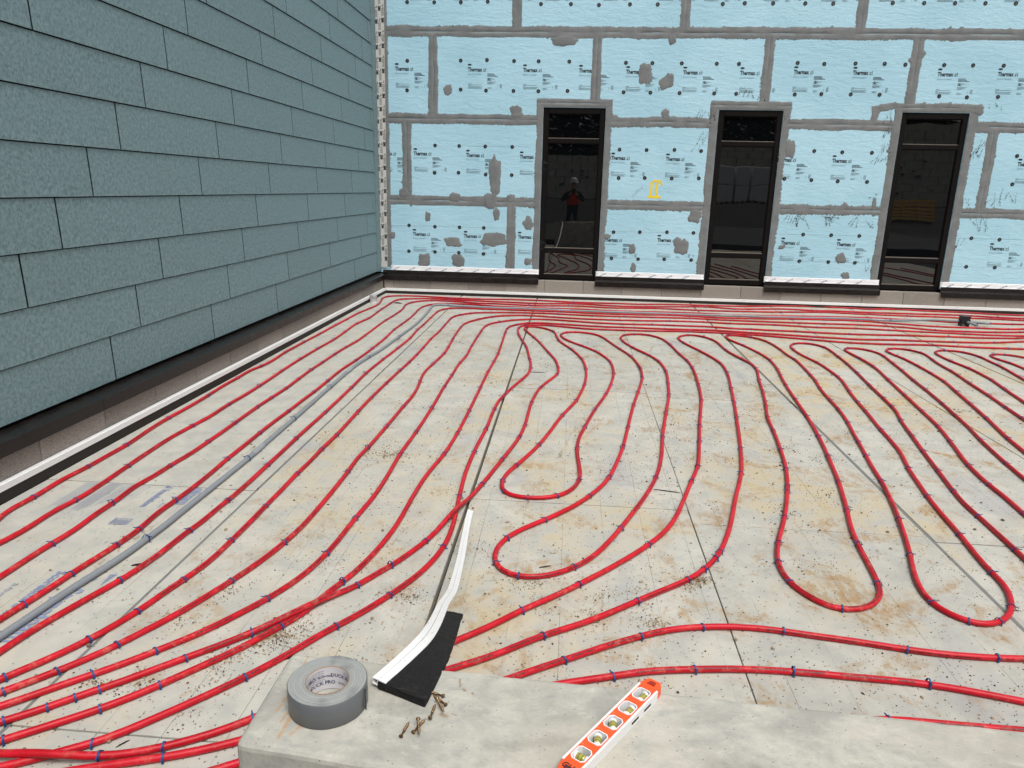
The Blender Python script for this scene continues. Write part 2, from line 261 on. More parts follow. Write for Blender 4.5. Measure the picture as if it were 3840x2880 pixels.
'P9': [(-1.762,1.825,1),(-1.662,1.901,1),(-1.598,1.967,1),(-1.554,2.003,1),(-1.457,2.09,0),(-1.352,2.203,1),(-1.267,2.277,0),(-1.174,2.377,1),(-1.072,2.462,0),(-1.01,2.551,0),(-0.975,2.643,0),(-0.91,2.712,0),(-0.867,2.761,1),(-0.813,2.88,0),(-0.762,2.949,1),(-0.711,3.072,0),(-0.653,3.205,1),(-0.606,3.382,0),(-0.556,3.546,0),(-0.468,3.945,1),(-0.388,4.367,1),(-0.311,4.811,1),(-0.288,5.092,1),(-0.273,5.679,1),(-0.224,6.153,1),(-0.148,6.434,0),(-0.083,6.664,1),(-0.073,6.8,0),(-0.082,6.956,1),(-0.12,7.287,0),(-0.192,7.572,1),(-0.304,8.06,1),(-0.393,8.384,1),(-0.492,8.707,1),(-0.536,8.854,0),(-0.55,8.948,0),(-0.536,9.027,1),(-0.473,9.081,0),(-0.397,9.066,1),(-0.299,8.999,0),(-0.221,8.888,0),(-0.168,8.782,1),(-0.138,8.562,0),(-0.1,8.251,1),(0.052,7.787,1),(0.159,7.334,1),(0.19,6.926,1),(0.191,6.693,0),(0.167,6.322,1),(0.137,6.084,0),(0.09,5.79,1),(-0.019,5.369,1),(-0.101,4.967,0),(-0.166,4.678,1),(-0.235,4.445,0),(-0.29,4.278,1),(-0.335,4.15,0),(-0.355,4.024,1),(-0.352,3.931,0),(-0.332,3.854,1),(-0.283,3.806,0),(-0.185,3.787,1),(-0.107,3.797,0),(-0.016,3.831,1),(0.04,3.893,0),(0.09,4.001,0),(0.109,4.099,1),(0.112,4.224,0),(0.101,4.436,0),(0.094,4.638,1),(0.109,4.862,0),(0.154,5.118,1),(0.236,5.551,1),(0.343,6.019,1),(0.402,6.349,1),(0.453,6.785,1),(0.457,7.017,0),(0.439,7.307,1),(0.31,7.747,1),(0.162,8.008,1),(-0.016,8.306,1),(-0.068,8.472,0),(-0.088,8.598,1),(-0.071,8.708,0),(-0.021,8.783,1),(0.098,8.823,1),(0.288,8.751,1),(0.357,8.684,0),(0.422,8.515,0),(0.505,8.187,0),(0.579,7.918,1),(0.674,7.572,1),(0.714,7.26,0),(0.73,7.032,1),(0.712,6.663,1),(0.628,6.138,1),(0.558,5.738,1),(0.471,5.15,1),(0.407,4.714,1),(0.342,4.387,0),(0.289,4.16,1),(0.24,4.021,0),(0.162,3.861,1),(0.084,3.728,0),(-0.079,3.522,1),(-0.193,3.399,0),(-0.267,3.295,1),(-0.3,3.201,0),(-0.309,3.114,0),(-0.295,3.027,1),(-0.254,2.961,0),(-0.177,2.916,1),(-0.09,2.926,0),(-0,2.971,0),(0.077,3.036,1),(0.165,3.15,0),(0.245,3.309,0),(0.316,3.472,1),(0.365,3.598,0),(0.471,3.873,0),(0.575,4.199,1),(0.65,4.569,0),(0.705,4.982,1),(0.802,5.575,1),(0.886,6.081,1),(0.932,6.501,1),(0.968,6.946,1),(0.948,7.377,1),(0.88,7.641,1),(0.734,8.009,1),(0.643,8.333,1),(0.625,8.503,0),(0.633,8.633,0),(0.663,8.717,1),(0.729,8.794,0),(0.803,8.825,1),(0.891,8.831,1),(0.994,8.792,1),(1.057,8.714,0),(1.128,8.548,0),(1.171,8.265,1),(1.21,7.783,1),(1.249,7.468,1),(1.252,7.139,1),(1.204,6.49,1),(1.143,5.969,1),(1.075,5.608,0),(1.013,5.266,1),(0.952,4.911,1),(0.863,4.426,1),(0.781,4.16,1),(0.6,3.59,0),(0.516,3.419,0),(0.438,3.301,1),(0.341,3.172,0),(0.218,3.025,0),(0.093,2.889,1),(-0.029,2.761,0),(-0.147,2.658,1),(-0.2,2.59,0),(-0.284,2.505,0),(-0.376,2.423,0),(-0.566,2.255,0),(-0.704,2.14,0),(-0.834,2.038,0),(-0.974,1.93,1),(-1.021,1.879,0),(-1.106,1.822,0),(-1.195,1.773,1),(-1.266,1.742,0),(-1.353,1.712,1),(-1.438,1.697,0),(-1.523,1.689,0),(-1.596,1.688,0),(-1.651,1.687,0)],
'P10': [(-1.7,1.748,1),(-1.603,1.822,0),(-1.481,1.917,1),(-1.419,1.981,0),(-1.356,2.051,1),(-1.269,2.163,0),(-1.176,2.274,0),(-1.084,2.429,1),(-1.01,2.551,0),(-0.998,2.652,0),(-0.938,2.791,1),(-0.886,2.991,0),(-0.841,3.317,0),(-0.83,3.788,0),(-0.815,4.072,0),(-0.774,4.412,1),(-0.753,4.844,1),(-0.745,5.4,1),(-0.743,6.068,1),(-0.741,6.637,1),(-0.73,7.062,1),(-0.726,7.448,1),(-0.755,8.575,1),(-0.759,8.85,1),(-0.737,9.028,1),(-0.672,9.16,1),(-0.572,9.284,0),(-0.438,9.349,1),(-0.073,9.312,1),(0.378,9.252,1),(0.84,9.255,1),(1.221,9.249,1),(1.541,9.26,0),(1.761,9.28,1),(2.061,9.247,0),(2.302,9.209,1),(2.613,9.159,0),(3.034,9.077,1),(3.292,9.047,0),(3.52,9.013,1),(4,9.062,1),(4.301,9.057,0),(4.668,9.06,1),(4.904,9.079,0),(5.179,9.121,1),(5.35,9.178,0),(5.61,9.268,0)],
'P11': [(-1.622,1.651,0),(-1.542,1.689,0),(-1.496,1.727,0),(-1.409,1.763,1),(-1.349,1.825,0),(-1.285,1.892,0),(-1.203,1.982,0),(-1.084,2.123,1),(-0.984,2.267,0),(-0.905,2.403,0),(-0.87,2.453,1),(-0.796,2.554,0),(-0.712,2.704,1),(-0.638,2.854,0),(-0.585,3.013,0),(-0.556,3.161,1),(-0.549,3.354,0),(-0.572,3.757,1),(-0.588,4.078,0),(-0.585,4.482,1),(-0.575,4.73,0),(-0.562,4.969,1),(-0.555,5.45,1),(-0.543,5.691,0),(-0.512,5.882,1),(-0.465,6.139,0),(-0.408,6.391,1),(-0.359,6.63,0),(-0.348,6.846,1),(-0.36,7.107,0),(-0.381,7.262,1),(-0.449,7.827,1),(-0.519,8.187,1),(-0.579,8.477,1),(-0.607,8.685,0),(-0.621,8.906,1),(-0.61,9.053,0),(-0.562,9.134,1),(-0.458,9.203,1),(-0.306,9.204,0),(-0.219,9.185,1),(-0.014,9.131,0),(0.136,9.074,1),(0.368,9.045,0),(0.606,9.052,1),(0.974,9.068,1),(1.5,9.126,1),(2.029,9.1,1),(2.282,9.067,0),(2.433,9.026,1),(2.709,8.952,0),(2.937,8.886,1),(3.165,8.818,0),(3.373,8.782,1),(3.767,8.767,1),(4.092,8.803,0),(4.322,8.822,1),(4.724,8.781,1),(5.142,8.773,1),(5.335,8.784,0)],
'P13': [(-1.36,1.675,0),(-1.254,1.713,0),(-1.173,1.732,1),(-1.07,1.776,0),(-0.974,1.822,0),(-0.8,1.944,0),(-0.583,2.097,0),(-0.387,2.244,0),(-0.288,2.3,0),(-0.181,2.38,0),(-0.053,2.49,1),(0.064,2.561,0),(0.203,2.665,0),(0.342,2.786,1),(0.454,2.88,0),(0.587,2.987,1),(0.676,3.088,1),(0.751,3.207,1),(0.785,3.276,1),(0.875,3.516,0),(1.007,3.974,0),(1.118,4.343,1),(1.214,4.806,1),(1.338,5.518,1),(1.407,5.932,1),(1.479,6.407,1),(1.558,6.971,1),(1.578,7.396,1),(1.528,7.709,0),(1.465,7.965,1),(1.347,8.393,1),(1.323,8.535,0),(1.315,8.676,1),(1.355,8.798,0),(1.461,8.898,1),(1.538,8.902,0),(1.653,8.803,1),(1.727,8.621,0),(1.75,8.429,0),(1.76,8.094,1),(1.799,7.834,0),(1.841,7.65,1),(1.89,7.454,0),(1.894,7.234,1),(1.811,6.775,1),(1.738,6.33,1),(1.655,5.89,1),(1.585,5.563,1),(1.545,5.236,1),(1.486,4.82,1),(1.423,4.458,1),(1.348,4.153,1),(1.326,4.077,1),(1.212,3.719,1),(1.096,3.412,1),(1.04,3.214,1),(1.032,3.109,0),(1.041,3.02,1),(1.092,2.905,0),(1.15,2.838,0),(1.196,2.817,1),(1.279,2.827,0),(1.341,2.86,0),(1.399,2.927,0),(1.427,2.979,0),(1.445,3.053,1),(1.467,3.209,0),(1.495,3.435,1),(1.534,3.65,0),(1.59,3.859,1),(1.638,4.064,0),(1.686,4.27,1),(1.726,4.478,0),(1.774,4.735,1),(1.845,5.157,1),(1.91,5.645,1),(1.961,6.135,1),(2.012,6.612,1),(2.061,6.964,1),(2.103,7.233,1),(2.133,7.639,1),(2.123,7.81,0),(2.098,8.002,1),(2.02,8.37,1),(1.936,8.636,0),(1.912,8.784,0),(1.912,8.888,0),(1.941,8.974,1),(2.119,8.982,0),(2.227,8.896,1),(2.315,8.783,0),(2.374,8.546,0),(2.392,8.2,1),(2.393,7.92,0),(2.412,7.72,1),(2.368,7.046,1),(2.345,6.823,1),(2.298,6.551,1),(2.257,6.158,1),(2.234,5.883,1),(2.18,5.516,1),(2.129,5.269,0),(2.091,5.059,1),(2.036,4.772,1),(1.987,4.514,0),(1.958,4.319,1),(1.906,4.075,0),(1.833,3.777,1),(1.763,3.523,0),(1.713,3.359,1),(1.643,3.152,0),(1.613,3.016,0),(1.605,2.918,1),(1.641,2.831,0),(1.71,2.777,1),(1.76,2.77,0),(1.824,2.79,1),(1.896,2.848,0),(1.949,2.919,1),(1.994,3.019,0),(2.027,3.138,0),(2.023,3.214,1),(2.038,3.362,0),(2.075,3.616,1),(2.1,3.848,0),(2.138,4.118,1),(2.174,4.311,0),(2.224,4.573,1),(2.295,4.838,0),(2.342,5.128,0),(2.37,5.376,1),(2.442,5.859,1),(2.478,6.132,1),(2.532,6.484,1),(2.595,6.819,0),(2.617,7.027,1),(2.611,7.618,1),(2.557,7.928,0),(2.541,8.219,1),(2.556,8.39,0),(2.591,8.514,0),(2.635,8.585,1),(2.71,8.643,0),(2.787,8.657,1),(2.882,8.602,0),(2.954,8.44,1),(2.955,8.214,0),(2.937,7.934,1),(2.91,7.594,1),(2.867,7.211,1),(2.804,6.741,1),(2.751,6.293,1),(2.721,6.046,1),(2.697,5.898,0),(2.626,5.641,1),(2.546,5.266,1),(2.474,4.924,1),(2.401,4.557,1),(2.336,4.227,1),(2.302,4.02,0),(2.296,3.862,1),(2.283,3.655,0),(2.273,3.477,1),(2.266,3.398,0)],
'P15': [(2.572,3.935,1),(2.6,4.186,0),(2.608,4.358,1),(2.653,4.681,1),(2.773,5.174,1),(2.854,5.532,1),(2.918,5.945,1),(2.989,6.43,1),(3.068,6.966,1),(3.147,7.532,1),(3.151,7.911,1),(3.134,8.159,0),(3.136,8.336,1),(3.194,8.461,1),(3.333,8.454,0),(3.425,8.353,1),(3.465,8.241,0),(3.461,8.048,1),(3.416,7.72,1),(3.375,7.399,1),(3.312,7.007,1),(3.268,6.655,1),(3.199,6.198,1),(3.138,5.852,1),(3.087,5.556,0),(3.016,5.242,1),(2.929,4.761,1),(2.891,4.495,0)],
'P16': [(3.193,5.026,0),(3.241,5.302,1),(3.357,5.811,1),(3.444,6.236,1),(3.519,6.616,1),(3.594,6.995,1),(3.624,7.339,1),(3.635,7.663,1),(3.636,7.976,1),(3.615,8.118,1),(3.598,8.243,1),(3.606,8.377,0),(3.671,8.502,1),(3.768,8.534,0),(3.843,8.534,0),(3.914,8.469,1),(3.979,8.334,1),(3.975,8.203,0),(3.936,7.989,1),(3.896,7.708,0),(3.88,7.459,1),(3.857,7.266,1),(3.809,6.962,1),(3.754,6.527,1),(3.696,6.162,1),(3.652,5.855,1)],
'P17': [(3.955,6.363,0),(4.035,6.805,1),(4.105,7.156,1),(4.136,7.622,1),(4.109,7.939,1),(4.11,8.164,0),(4.121,8.294,0),(4.15,8.387,1),(4.215,8.488,0),(4.3,8.54,1),(4.413,8.533,1),(4.5,8.463,1),(4.54,8.361,0),(4.557,8.202,1),(4.535,7.974,0),(4.533,7.818,1),(4.452,7.304,1),(4.439,7.211,0)],
'P18': [(4.722,7.709,0),(4.728,7.957,1),(4.692,8.114,1),(4.685,8.224,0),(4.707,8.334,1),(4.77,8.411,1),(4.911,8.419,1),(5,8.374,0),(5.048,8.281,0)],
'P14': [(-0.97,1.719,0),(-0.763,1.845,0),(-0.507,2.005,0),(-0.268,2.148,0),(-0.133,2.231,0),(-0.059,2.29,0),(0.042,2.346,1),(0.17,2.436,0),(0.336,2.53,1),(0.451,2.59,0),(0.588,2.625,1),(0.735,2.642,0),(0.909,2.632,1),(1.028,2.609,0),(1.137,2.6,0),(1.359,2.559,1),(1.529,2.543,0),(1.684,2.543,1),(1.784,2.552,0)],
'Q2': [(-0.282,2.06,0),(-0.106,2.153,0),(0.049,2.22,0),(0.214,2.272,1),(0.334,2.316,0),(0.516,2.345,1),(0.648,2.364,0),(0.732,2.37,0),(0.88,2.373,1),(1.086,2.365,0),(1.338,2.356,1),(1.483,2.33,0),(1.637,2.294,0)],
'Q3': [(0.652,2.062,0),(0.941,2.116,0),(1.122,2.152,1),(1.255,2.148,0),(1.552,2.144,0)],
'CON': [(-2.098,2.242,0),(-2.083,2.367,0),(-2.065,2.539,0),(-2.036,2.72,0),(-2.01,2.885,0),(-2.001,3.051,1),(-1.991,3.192,0),(-1.991,3.372,0),(-1.988,3.563,0),(-1.984,3.831,0),(-1.981,4.149,1),(-1.987,4.362,0),(-1.999,4.969,1),(-2.008,5.318,0),(-2.022,5.872,1),(-2.032,6.609,0),(-2.009,7.025,1),(-1.975,7.362,0),(-1.947,8.088,1),(-1.931,8.547,0),(-1.921,8.893,0),(-1.928,9.294,0),(-1.947,9.728,0),(-1.978,10.161,0),(-1.993,10.432,0),(-1.97,10.542,0),(-1.873,10.564,0),(-1.768,10.539,1),(-1.583,10.483,0),(-1.33,10.459,0),(-1.019,10.449,0),(-0.614,10.476,0),(-0.026,10.435,0),(0.459,10.426,0),(0.942,10.441,0),(1.422,10.447,0),(1.899,10.454,0),(2.373,10.481,0),(2.842,10.472,0),(3.443,10.527,0),(3.925,10.572,0),(4.43,10.537,0),(4.531,10.531,1),(4.713,10.5,0),(4.922,10.455,0),(5.001,10.432,0),(5.112,10.434,0),(5.29,10.411,0),(5.382,10.372,0)],
}
WASHERS = [(-2.6, 4.35), (-2.19, 4.35), (-1.79, 4.35), (-1.39, 4.36), (-0.6, 4.33), (-0.16, 4.33), (0.25, 4.32), (0.7, 4.33), (1.1, 4.33), (-2.61, 3.54), (-1.79, 3.55), (-1.39, 3.56), (-0.98, 3.55), (-0.61, 3.55), (-0.15, 3.55), (0.69, 3.54), (1.08, 3.54), (1.51, 3.54), (-2.62, 3.12), (-1.79, 3.14), (-1.4, 3.13), (-0.98, 3.13), (-0.6, 3.13), (-0.16, 3.14), (0.68, 3.13), (1.08, 3.13), (1.51, 3.13), (-2.19, 2.32), (-1.81, 2.32), (-1.4, 2.32), (-0.98, 2.32), (0.67, 2.31), (1.08, 2.31), (1.5, 2.32), (-2.2, 1.91), (-1.82, 1.92), (-1.39, 1.9), (-0.98, 1.9), (0.68, 1.89), (1.08, 1.9), (1.49, 1.9), (-2.62, 1.09), (-2.2, 1.08), (-1.8, 1.08), (-1.41, 1.08), (0.65, 1.07), (1.06, 1.08), (1.48, 1.09), (-2.63, 0.68), (-2.2, 0.68), (-1.81, 0.68), (-1.41, 0.67), (0.64, 0.66), (1.06, 0.66), (1.47, 0.67), (2.03, 4.34), (2.34, 4.35), (2.74, 4.35), (3.19, 4.35), (3.58, 4.35), (4.4, 4.36), (4.83, 4.36), (5.25, 4.36), (5.66, 4.36), (6.07, 4.36), (2.02, 3.54), (2.34, 3.54), (3.18, 3.56), (3.56, 3.55), (4.0, 3.56), (4.41, 3.56), (4.7, 3.55), (5.24, 3.55), (5.64, 3.55), (6.06, 3.55), (2.02, 3.13), (2.34, 3.13), (3.19, 3.13), (3.57, 3.14), (3.99, 3.14), (4.4, 3.14), (5.24, 3.13), (5.63, 3.12), (6.06, 3.13), (1.9, 2.31), (3.57, 2.34), (3.98, 2.33), (4.41, 2.33), (6.48, 2.32), (1.9, 1.91), (3.18, 1.93), (3.58, 1.92), (3.97, 1.91), (4.4, 1.91), (6.49, 1.92), (1.89, 1.09), (3.56, 1.11), (3.98, 1.11), (4.4, 1.11), (6.05, 1.12), (6.46, 1.11), (1.89, 0.67), (3.55, 0.7), (3.99, 0.7), (4.39, 0.7), (6.05, 0.69), (6.47, 0.69)]
PRINTS = [(-2.8, 3.4), (-1.68, 3.4), (-0.84, 3.4), (0.0, 3.4), (0.7, 3.39), (1.54, 3.39), (-3.09, 2.16), (-2.53, 2.17), (-1.7, 2.16), (-0.86, 2.15), (0.55, 2.16), (1.38, 2.16), (-2.56, 0.93), (-1.73, 0.92), (-0.86, 0.93), (0.51, 0.92), (1.34, 0.94), (2.37, 3.39), (3.14, 3.41), (3.98, 3.41), (5.17, 3.4), (6.0, 3.41), (3.04, 2.18), (3.85, 2.18), (6.51, 2.18), (3.24, 0.95), (4.08, 0.95), (6.34, 0.95)]
PILES = [(-1.08, 2.39), (-1.2, 2.14), (-1.51, 2.45), (-1.44, 2.07), (-1.0, 2.43), (-1.57, 2.04), (-1.2, 2.25), (-1.21, 1.99), (-1.12, 2.36), (-1.07, 2.39), (-1.1, 2.32), (-0.63, 2.71), (-0.66, 2.76), (-1.42, 2.64), (0.64, 3.01), (-0.05, 2.71), (0.4, 2.63), (0.21, 2.82), (-0.14, 2.91), (0.27, 2.26), (0.36, 2.76), (-0.09, 2.93), (0.15, 2.66), (-1.15, 4.39), (-1.11, 4.38), (0.81, 5.55), (0.77, 5.28), (-0.21, 7.05), (-1.29, 4.42), (-1.61, 8.55), (-1.92, 8.01), (-1.77, 9.35), (-1.29, 8.0), (1.03, 5.25), (2.13, 5.3), (2.54, 5.23), (3.3, 9.07), (0.95, 4.96), (0.64, 3.01), (0.61, 2.96)]
STREAKS = [[(0.98, 8.24), (0.76, 7.22)], [(0.62, 5.25), (0.52, 4.76)], [(0.09, 5.14), (-0.03, 4.45)], [(1.4, 7.78), (1.16, 6.74)], [(1.53, 7.51), (1.39, 6.78), (1.22, 6.27)], [(1.6, 3.43), (1.55, 3.31)], [(1.81, 2.96), (1.78, 2.92), (1.72, 2.87)], [(-0.78, 3.4), (-0.82, 3.16), (-0.86, 2.89)], [(-2.05, 5.4), (-2.04, 4.49), (-2.06, 3.76)], [(-2.05, 3.35), (-2.08, 2.99), (-2.09, 2.69)], [(0.54, 3.55), (0.49, 3.48)], [(0.33, 2.86), (0.39, 2.91)], [(1.0, 8.34), (0.89, 7.78), (0.75, 7.21)], [(1.17, 7.92), (1.03, 7.26)], [(1.43, 7.96), (1.29, 7.3)]]
STAINS = [(-0.18, 4.09), (-0.15, 4.0), (2.04, 8.05), (2.16, 7.55), (2.55, 5.63), (2.62, 7.77), (3.26, 8.69), (3.37, 8.05), (2.64, 8.08), (-0.03, 3.16), (0.2, 2.51), (-0.73, 2.54)]
def mk_floor():
    k = NM('scored_foam_board_facer'); p = k.pos(); x, y, z = k.xyz(p)
    rn = k.rand(); oc = k.n('ShaderNodeObjectInfo').outputs['Color']; dirty = k.xyz(oc)[0]
    a = k.noise(k.mapping(p, (1, .7, 1)), 1.1, 5, .62, .5); b = k.noise(p, 5.2, 6, .68, .4); c2 = k.noise(k.mapping(p, (1, .5, 1)), 21, 5, .72)
    c = k.mix(k.ramp(b, .3, .7), srgb(164, 163, 156), srgb(184, 181, 171))
    # pale yellow-beige staining, each board a little different
    st = k.ramp(k.math('ADD', a, k.math('MULTIPLY', k.math('SUBTRACT', rn, .5), .12)), .44, .66)
    st = k.math('MULTIPLY', st, k.ramp(b, .36, .62))
    c = k.mix(k.math('MULTIPLY', k.math('MULTIPLY', st, dirty), .95), c, srgb(176, 160, 126))
    br = k.noise(k.mapping(p, (1.0, 1.0, 1), (3.1, 7.7, 0)), 2.6, 7, .74, .8)
    c = k.mix(k.math('MULTIPLY', k.ramp(br, .50, .65), k.math('MULTIPLY', k.math('MULTIPLY', k.ramp(c2, .36, .58), .85), dirty)), c, srgb(156, 124, 80))
    gr = k.noise(k.mapping(p, (1, .45, 1), (5, 1, 0)), 2.2, 4, .6)
    c = k.mix(k.math('MULTIPLY', k.ramp(gr, .56, .74), .5), c, srgb(152, 153, 157))
    # fine specks of grit
    sp = k.voro(k.mapping(p, (1, .8, 1)), 62); sel = k.voro(k.mapping(p, (1, .8, 1)), 62, 'F1', 'Color')
    dens = k.ramp(k.noise(p, 1.9, 4, .7), .38, .72, .86, .52)
    keep = k.math('GREATER_THAN', k.xyz(sel)[0], dens)
    spm = k.math('MULTIPLY', k.ramp(sp, .24, .10), keep)
    c = k.mix(k.math('MULTIPLY', spm, .9), c, srgb(72, 56, 42))
    sp2 = k.voro(p, 24); sel2 = k.voro(p, 24, 'F1', 'Color')
    spm2 = k.math('MULTIPLY', k.ramp(sp2, .15, .07), k.math('GREATER_THAN', k.xyz(sel2)[1], .70))
    c = k.mix(k.math('MULTIPLY', spm2, .75), c, srgb(84, 72, 60))
    # factory score lines every ~20 cm
    u = k.math('FRACT', k.math('DIVIDE', k.math('ADD', x, .515-.012+20*.2075), .2075))
    ln = k.math('LESS_THAN', k.math('ABSOLUTE', k.math('SUBTRACT', u, .5)), .0048)
    lv = k.math('MULTIPLY', ln, k.ramp(k.noise(k.mapping(p, (.8, .25, 1)), 3.0, 3), .42, .6, .12, .75))
    c = k.mix(lv, c, srgb(74, 72, 70))
    c = k.mix(1.0, c, k.ramp(rn, 0, 1, .95, 1.04), 'MULTIPLY')
    h = k.noise(k.mapping(p, (1, 3, 1)), 60, 4, .6)
    k.bump(h, .16, .003)
    return k.fin(c, .72, 0, .3)
M['floor'] = mk_floor()
M['slab'] = simple('dark_slab', (.05, .048, .045), .9, 0, .3, 3)
M['filler'] = simple('grey_joint_filler', srgb(112, 112, 110), .8, 0, .15, 40)
def mk_pipe():
    k = NM('red_pex_pipe'); uv = k.uv(); p = k.pos(); u, v, w = k.xyz(uv)
    n1 = k.noise(p, 9, 4, .6); n2 = k.noise(k.mapping(p, (1, 1, 1)), 34, 5, .72); n3 = k.noise(p, 2.3, 3)
    c = k.mix(k.ramp(n1, .3, .7), srgb(172, 8, 26), srgb(194, 20, 40))
    # printed legend: short black strokes in a narrow stripe that wanders round the pipe
    vc = k.math('ADD', .15, k.math('MULTIPLY', k.math('SUBTRACT', k.noise(k.comb(k.math('MULTIPLY', u, .35), 3.3, 0), 1.0, 1), .5), .5))
    band = k.math('LESS_THAN', k.math('ABSOLUTE', k.math('SUBTRACT', v, vc)), .046)
    ch = k.math('GREATER_THAN', k.noise(k.comb(k.math('MULTIPLY', u, 120), k.math('MULTIPLY', v, 34), 0), 1.0, 2), .45)
    wordn = k.noise(k.comb(k.math('MULTIPLY', u, 13), 9.1, 0), 1.0, 2)
    word = k.math('GREATER_THAN', wordn, .42); solid = k.math('GREATER_THAN', wordn, .74)
    run = k.math('GREATER_THAN', k.noise(k.comb(k.math('MULTIPLY', u, 1.1), 1.7, 0), 1.0, 1), .43)
    ink = k.math('MULTIPLY', band, k.math('MULTIPLY', k.math('MULTIPLY', word, run), k.math('MAXIMUM', ch, solid)))
    c = k.mix(k.math('MULTIPLY', ink, .88), c, (.02, .008, .01))
    dust = k.math('MULTIPLY', k.ramp(n2, .50, .68), k.ramp(n3, .38, .62))
    dust = k.math('MULTIPLY', dust, k.ramp(k.xyz(p)[1], 2.2, 4.5, 1.0, .25))
    c = k.mix(k.math('MULTIPLY', dust, .55), c, srgb(190, 128, 108))
    sc = k.noise(k.mapping(uv, (8, 60, 1)), 1.0, 4, .7)
    c = k.mix(k.math('MULTIPLY', k.ramp(sc, .70, .76), .4), c, srgb(205, 100, 98))
    return k.fin(c, k.ramp(dust, 0, 1, .44, .75), 0, .32)
M['pipe'] = mk_pipe()
M['clip'] = simple('blue_clip_plastic', srgb(27, 66, 120), .5, 0, .2, 30)
M['conduit'] = simple('grey_pvc_conduit', srgb(126, 131, 136), .45, 0, .08, 8)
M['coupling'] = simple('pale_grey_coupling', srgb(142, 146, 150), .45, 0, .08, 8)
def capsule(k, p2, A, B, wid, nz):
    a = k.comb(A[0], A[1], 0); ba = (B[0]-A[0], B[1]-A[1], 0); L2 = ba[0]**2+ba[1]**2
    pa = k.n('ShaderNodeVectorMath', operation='SUBTRACT'); k.l(p2, pa.inputs[0]); k.l(a, pa.inputs[1])
    d = k.n('ShaderNodeVectorMath', operation='DOT_PRODUCT'); k.l(pa.outputs[0], d.inputs[0]); d.inputs[1].default_value = ba
    h = k.n('ShaderNodeMath', operation='DIVIDE', use_clamp=True); k.l(d.outputs['Value'], h.inputs[0]); h.inputs[1].default_value = L2
    sc = k.n('ShaderNodeVectorMath', operation='SCALE'); sc.inputs[0].default_value = ba; k.l(h.outputs[0], sc.inputs['Scale'])
    su = k.n('ShaderNodeVectorMath', operation='SUBTRACT'); k.l(pa.outputs[0], su.inputs[0]); k.l(sc.outputs[0], su.inputs[1])
    ln = k.n('ShaderNodeVectorMath', operation='LENGTH'); k.l(su.outputs[0], ln.inputs[0])
    dd = k.math('ADD', ln.outputs['Value'], k.math('MULTIPLY', k.math('SUBTRACT', nz, .5), wid*3.2))
    return k.ramp(dd, wid*1.5, wid*-.2)
def mk_concrete():
    k = NM('cast_concrete_stained'); p = k.pos(); x, y, z = k.xyz(p)
    a = k.noise(p, 6.5, 6, .68, .4); b = k.noise(k.mapping(p, (1, 1.6, 1)), 28, 6, .7); g = k.noise(p, 2.3, 4, .6, .6); f = k.noise(p, 300, 3, .7)
    c = k.mix(k.ramp(a, .32, .68), srgb(157, 155, 147), srgb(188, 185, 175))
    c = k.mix(k.math('MULTIPLY', k.ramp(b, .5, .68), .55), c, srgb(148, 150, 146))
    c = k.mix(k.math('MULTIPLY', k.ramp(b, .47, .3), .4), c, srgb(205, 203, 192))
    c = k.mix(k.math('MULTIPLY', k.ramp(g, .5, .68), .45), c, srgb(190, 182, 166))
    c = k.mix(k.math('MULTIPLY', k.ramp(f, .3, .7), .10), c, srgb(110, 108, 102))
    pit = k.voro(k.mapping(p, (1, 1.3, 1)), 120); psel = k.xyz(k.voro(k.mapping(p, (1, 1.3, 1)), 120, 'F1', 'Color'))[0]
    pm = k.math('MULTIPLY', k.ramp(pit, .24, .12), k.math('GREATER_THAN', psel, .90))
    c = k.mix(k.math('MULTIPLY', pm, .8), c, srgb(84, 82, 76))
    p2 = k.comb(x, y, 0); nz = k.noise(p, 75, 4, .7)
    for A, B, w in (((-.492,1.122),(-.4955,1.078),.0028), ((-.4655,1.064),(-.468,1.012),.0040), ((-.442,1.041),(-.449,1.022),.0035), ((-.478,1.05),(-.474,1.08),.0025),
                    ((-.497,1.246),(-.494,1.205),.0025)):
        c = k.mix(k.math('MULTIPLY', capsule(k, p2, A, B, w, nz), .62), c, srgb(186, 132, 62))
    for A, B, w in (((-.181,1.2),(-.176,1.176),.0022), ((-.1705,1.171),(-.166,1.168),.0034), ((-.152,1.163),(-.149,1.161),.0026), ((-.2,1.1),(-.19,1.094),.005), ((-.243,1.135),(-.2425,1.133),.0015), ((-.18,1.103),(-.172,1.1),.0016)):
        c = k.mix(k.math('MULTIPLY', capsule(k, p2, A, B, w, nz), .75), c, srgb(136, 104, 66))
    for A, B, w in (((-.30,1.105),(-.235,1.12),.022), ((-.10,1.03),(.02,1.06),.02), ((.3,1.02),(.55,1.0),.03)):  # first grey patch paints smudge and shadow under the foam flap
        c = k.mix(k.math('MULTIPLY', capsule(k, p2, A, B, w, nz), .28), c, srgb(98, 98, 92))
    b1 = k.bump(b, .4, .005); k.bump(f, .35, .0012, b1)
    return k.fin(c, .82, 0, .3)
M['concrete'] = mk_concrete()
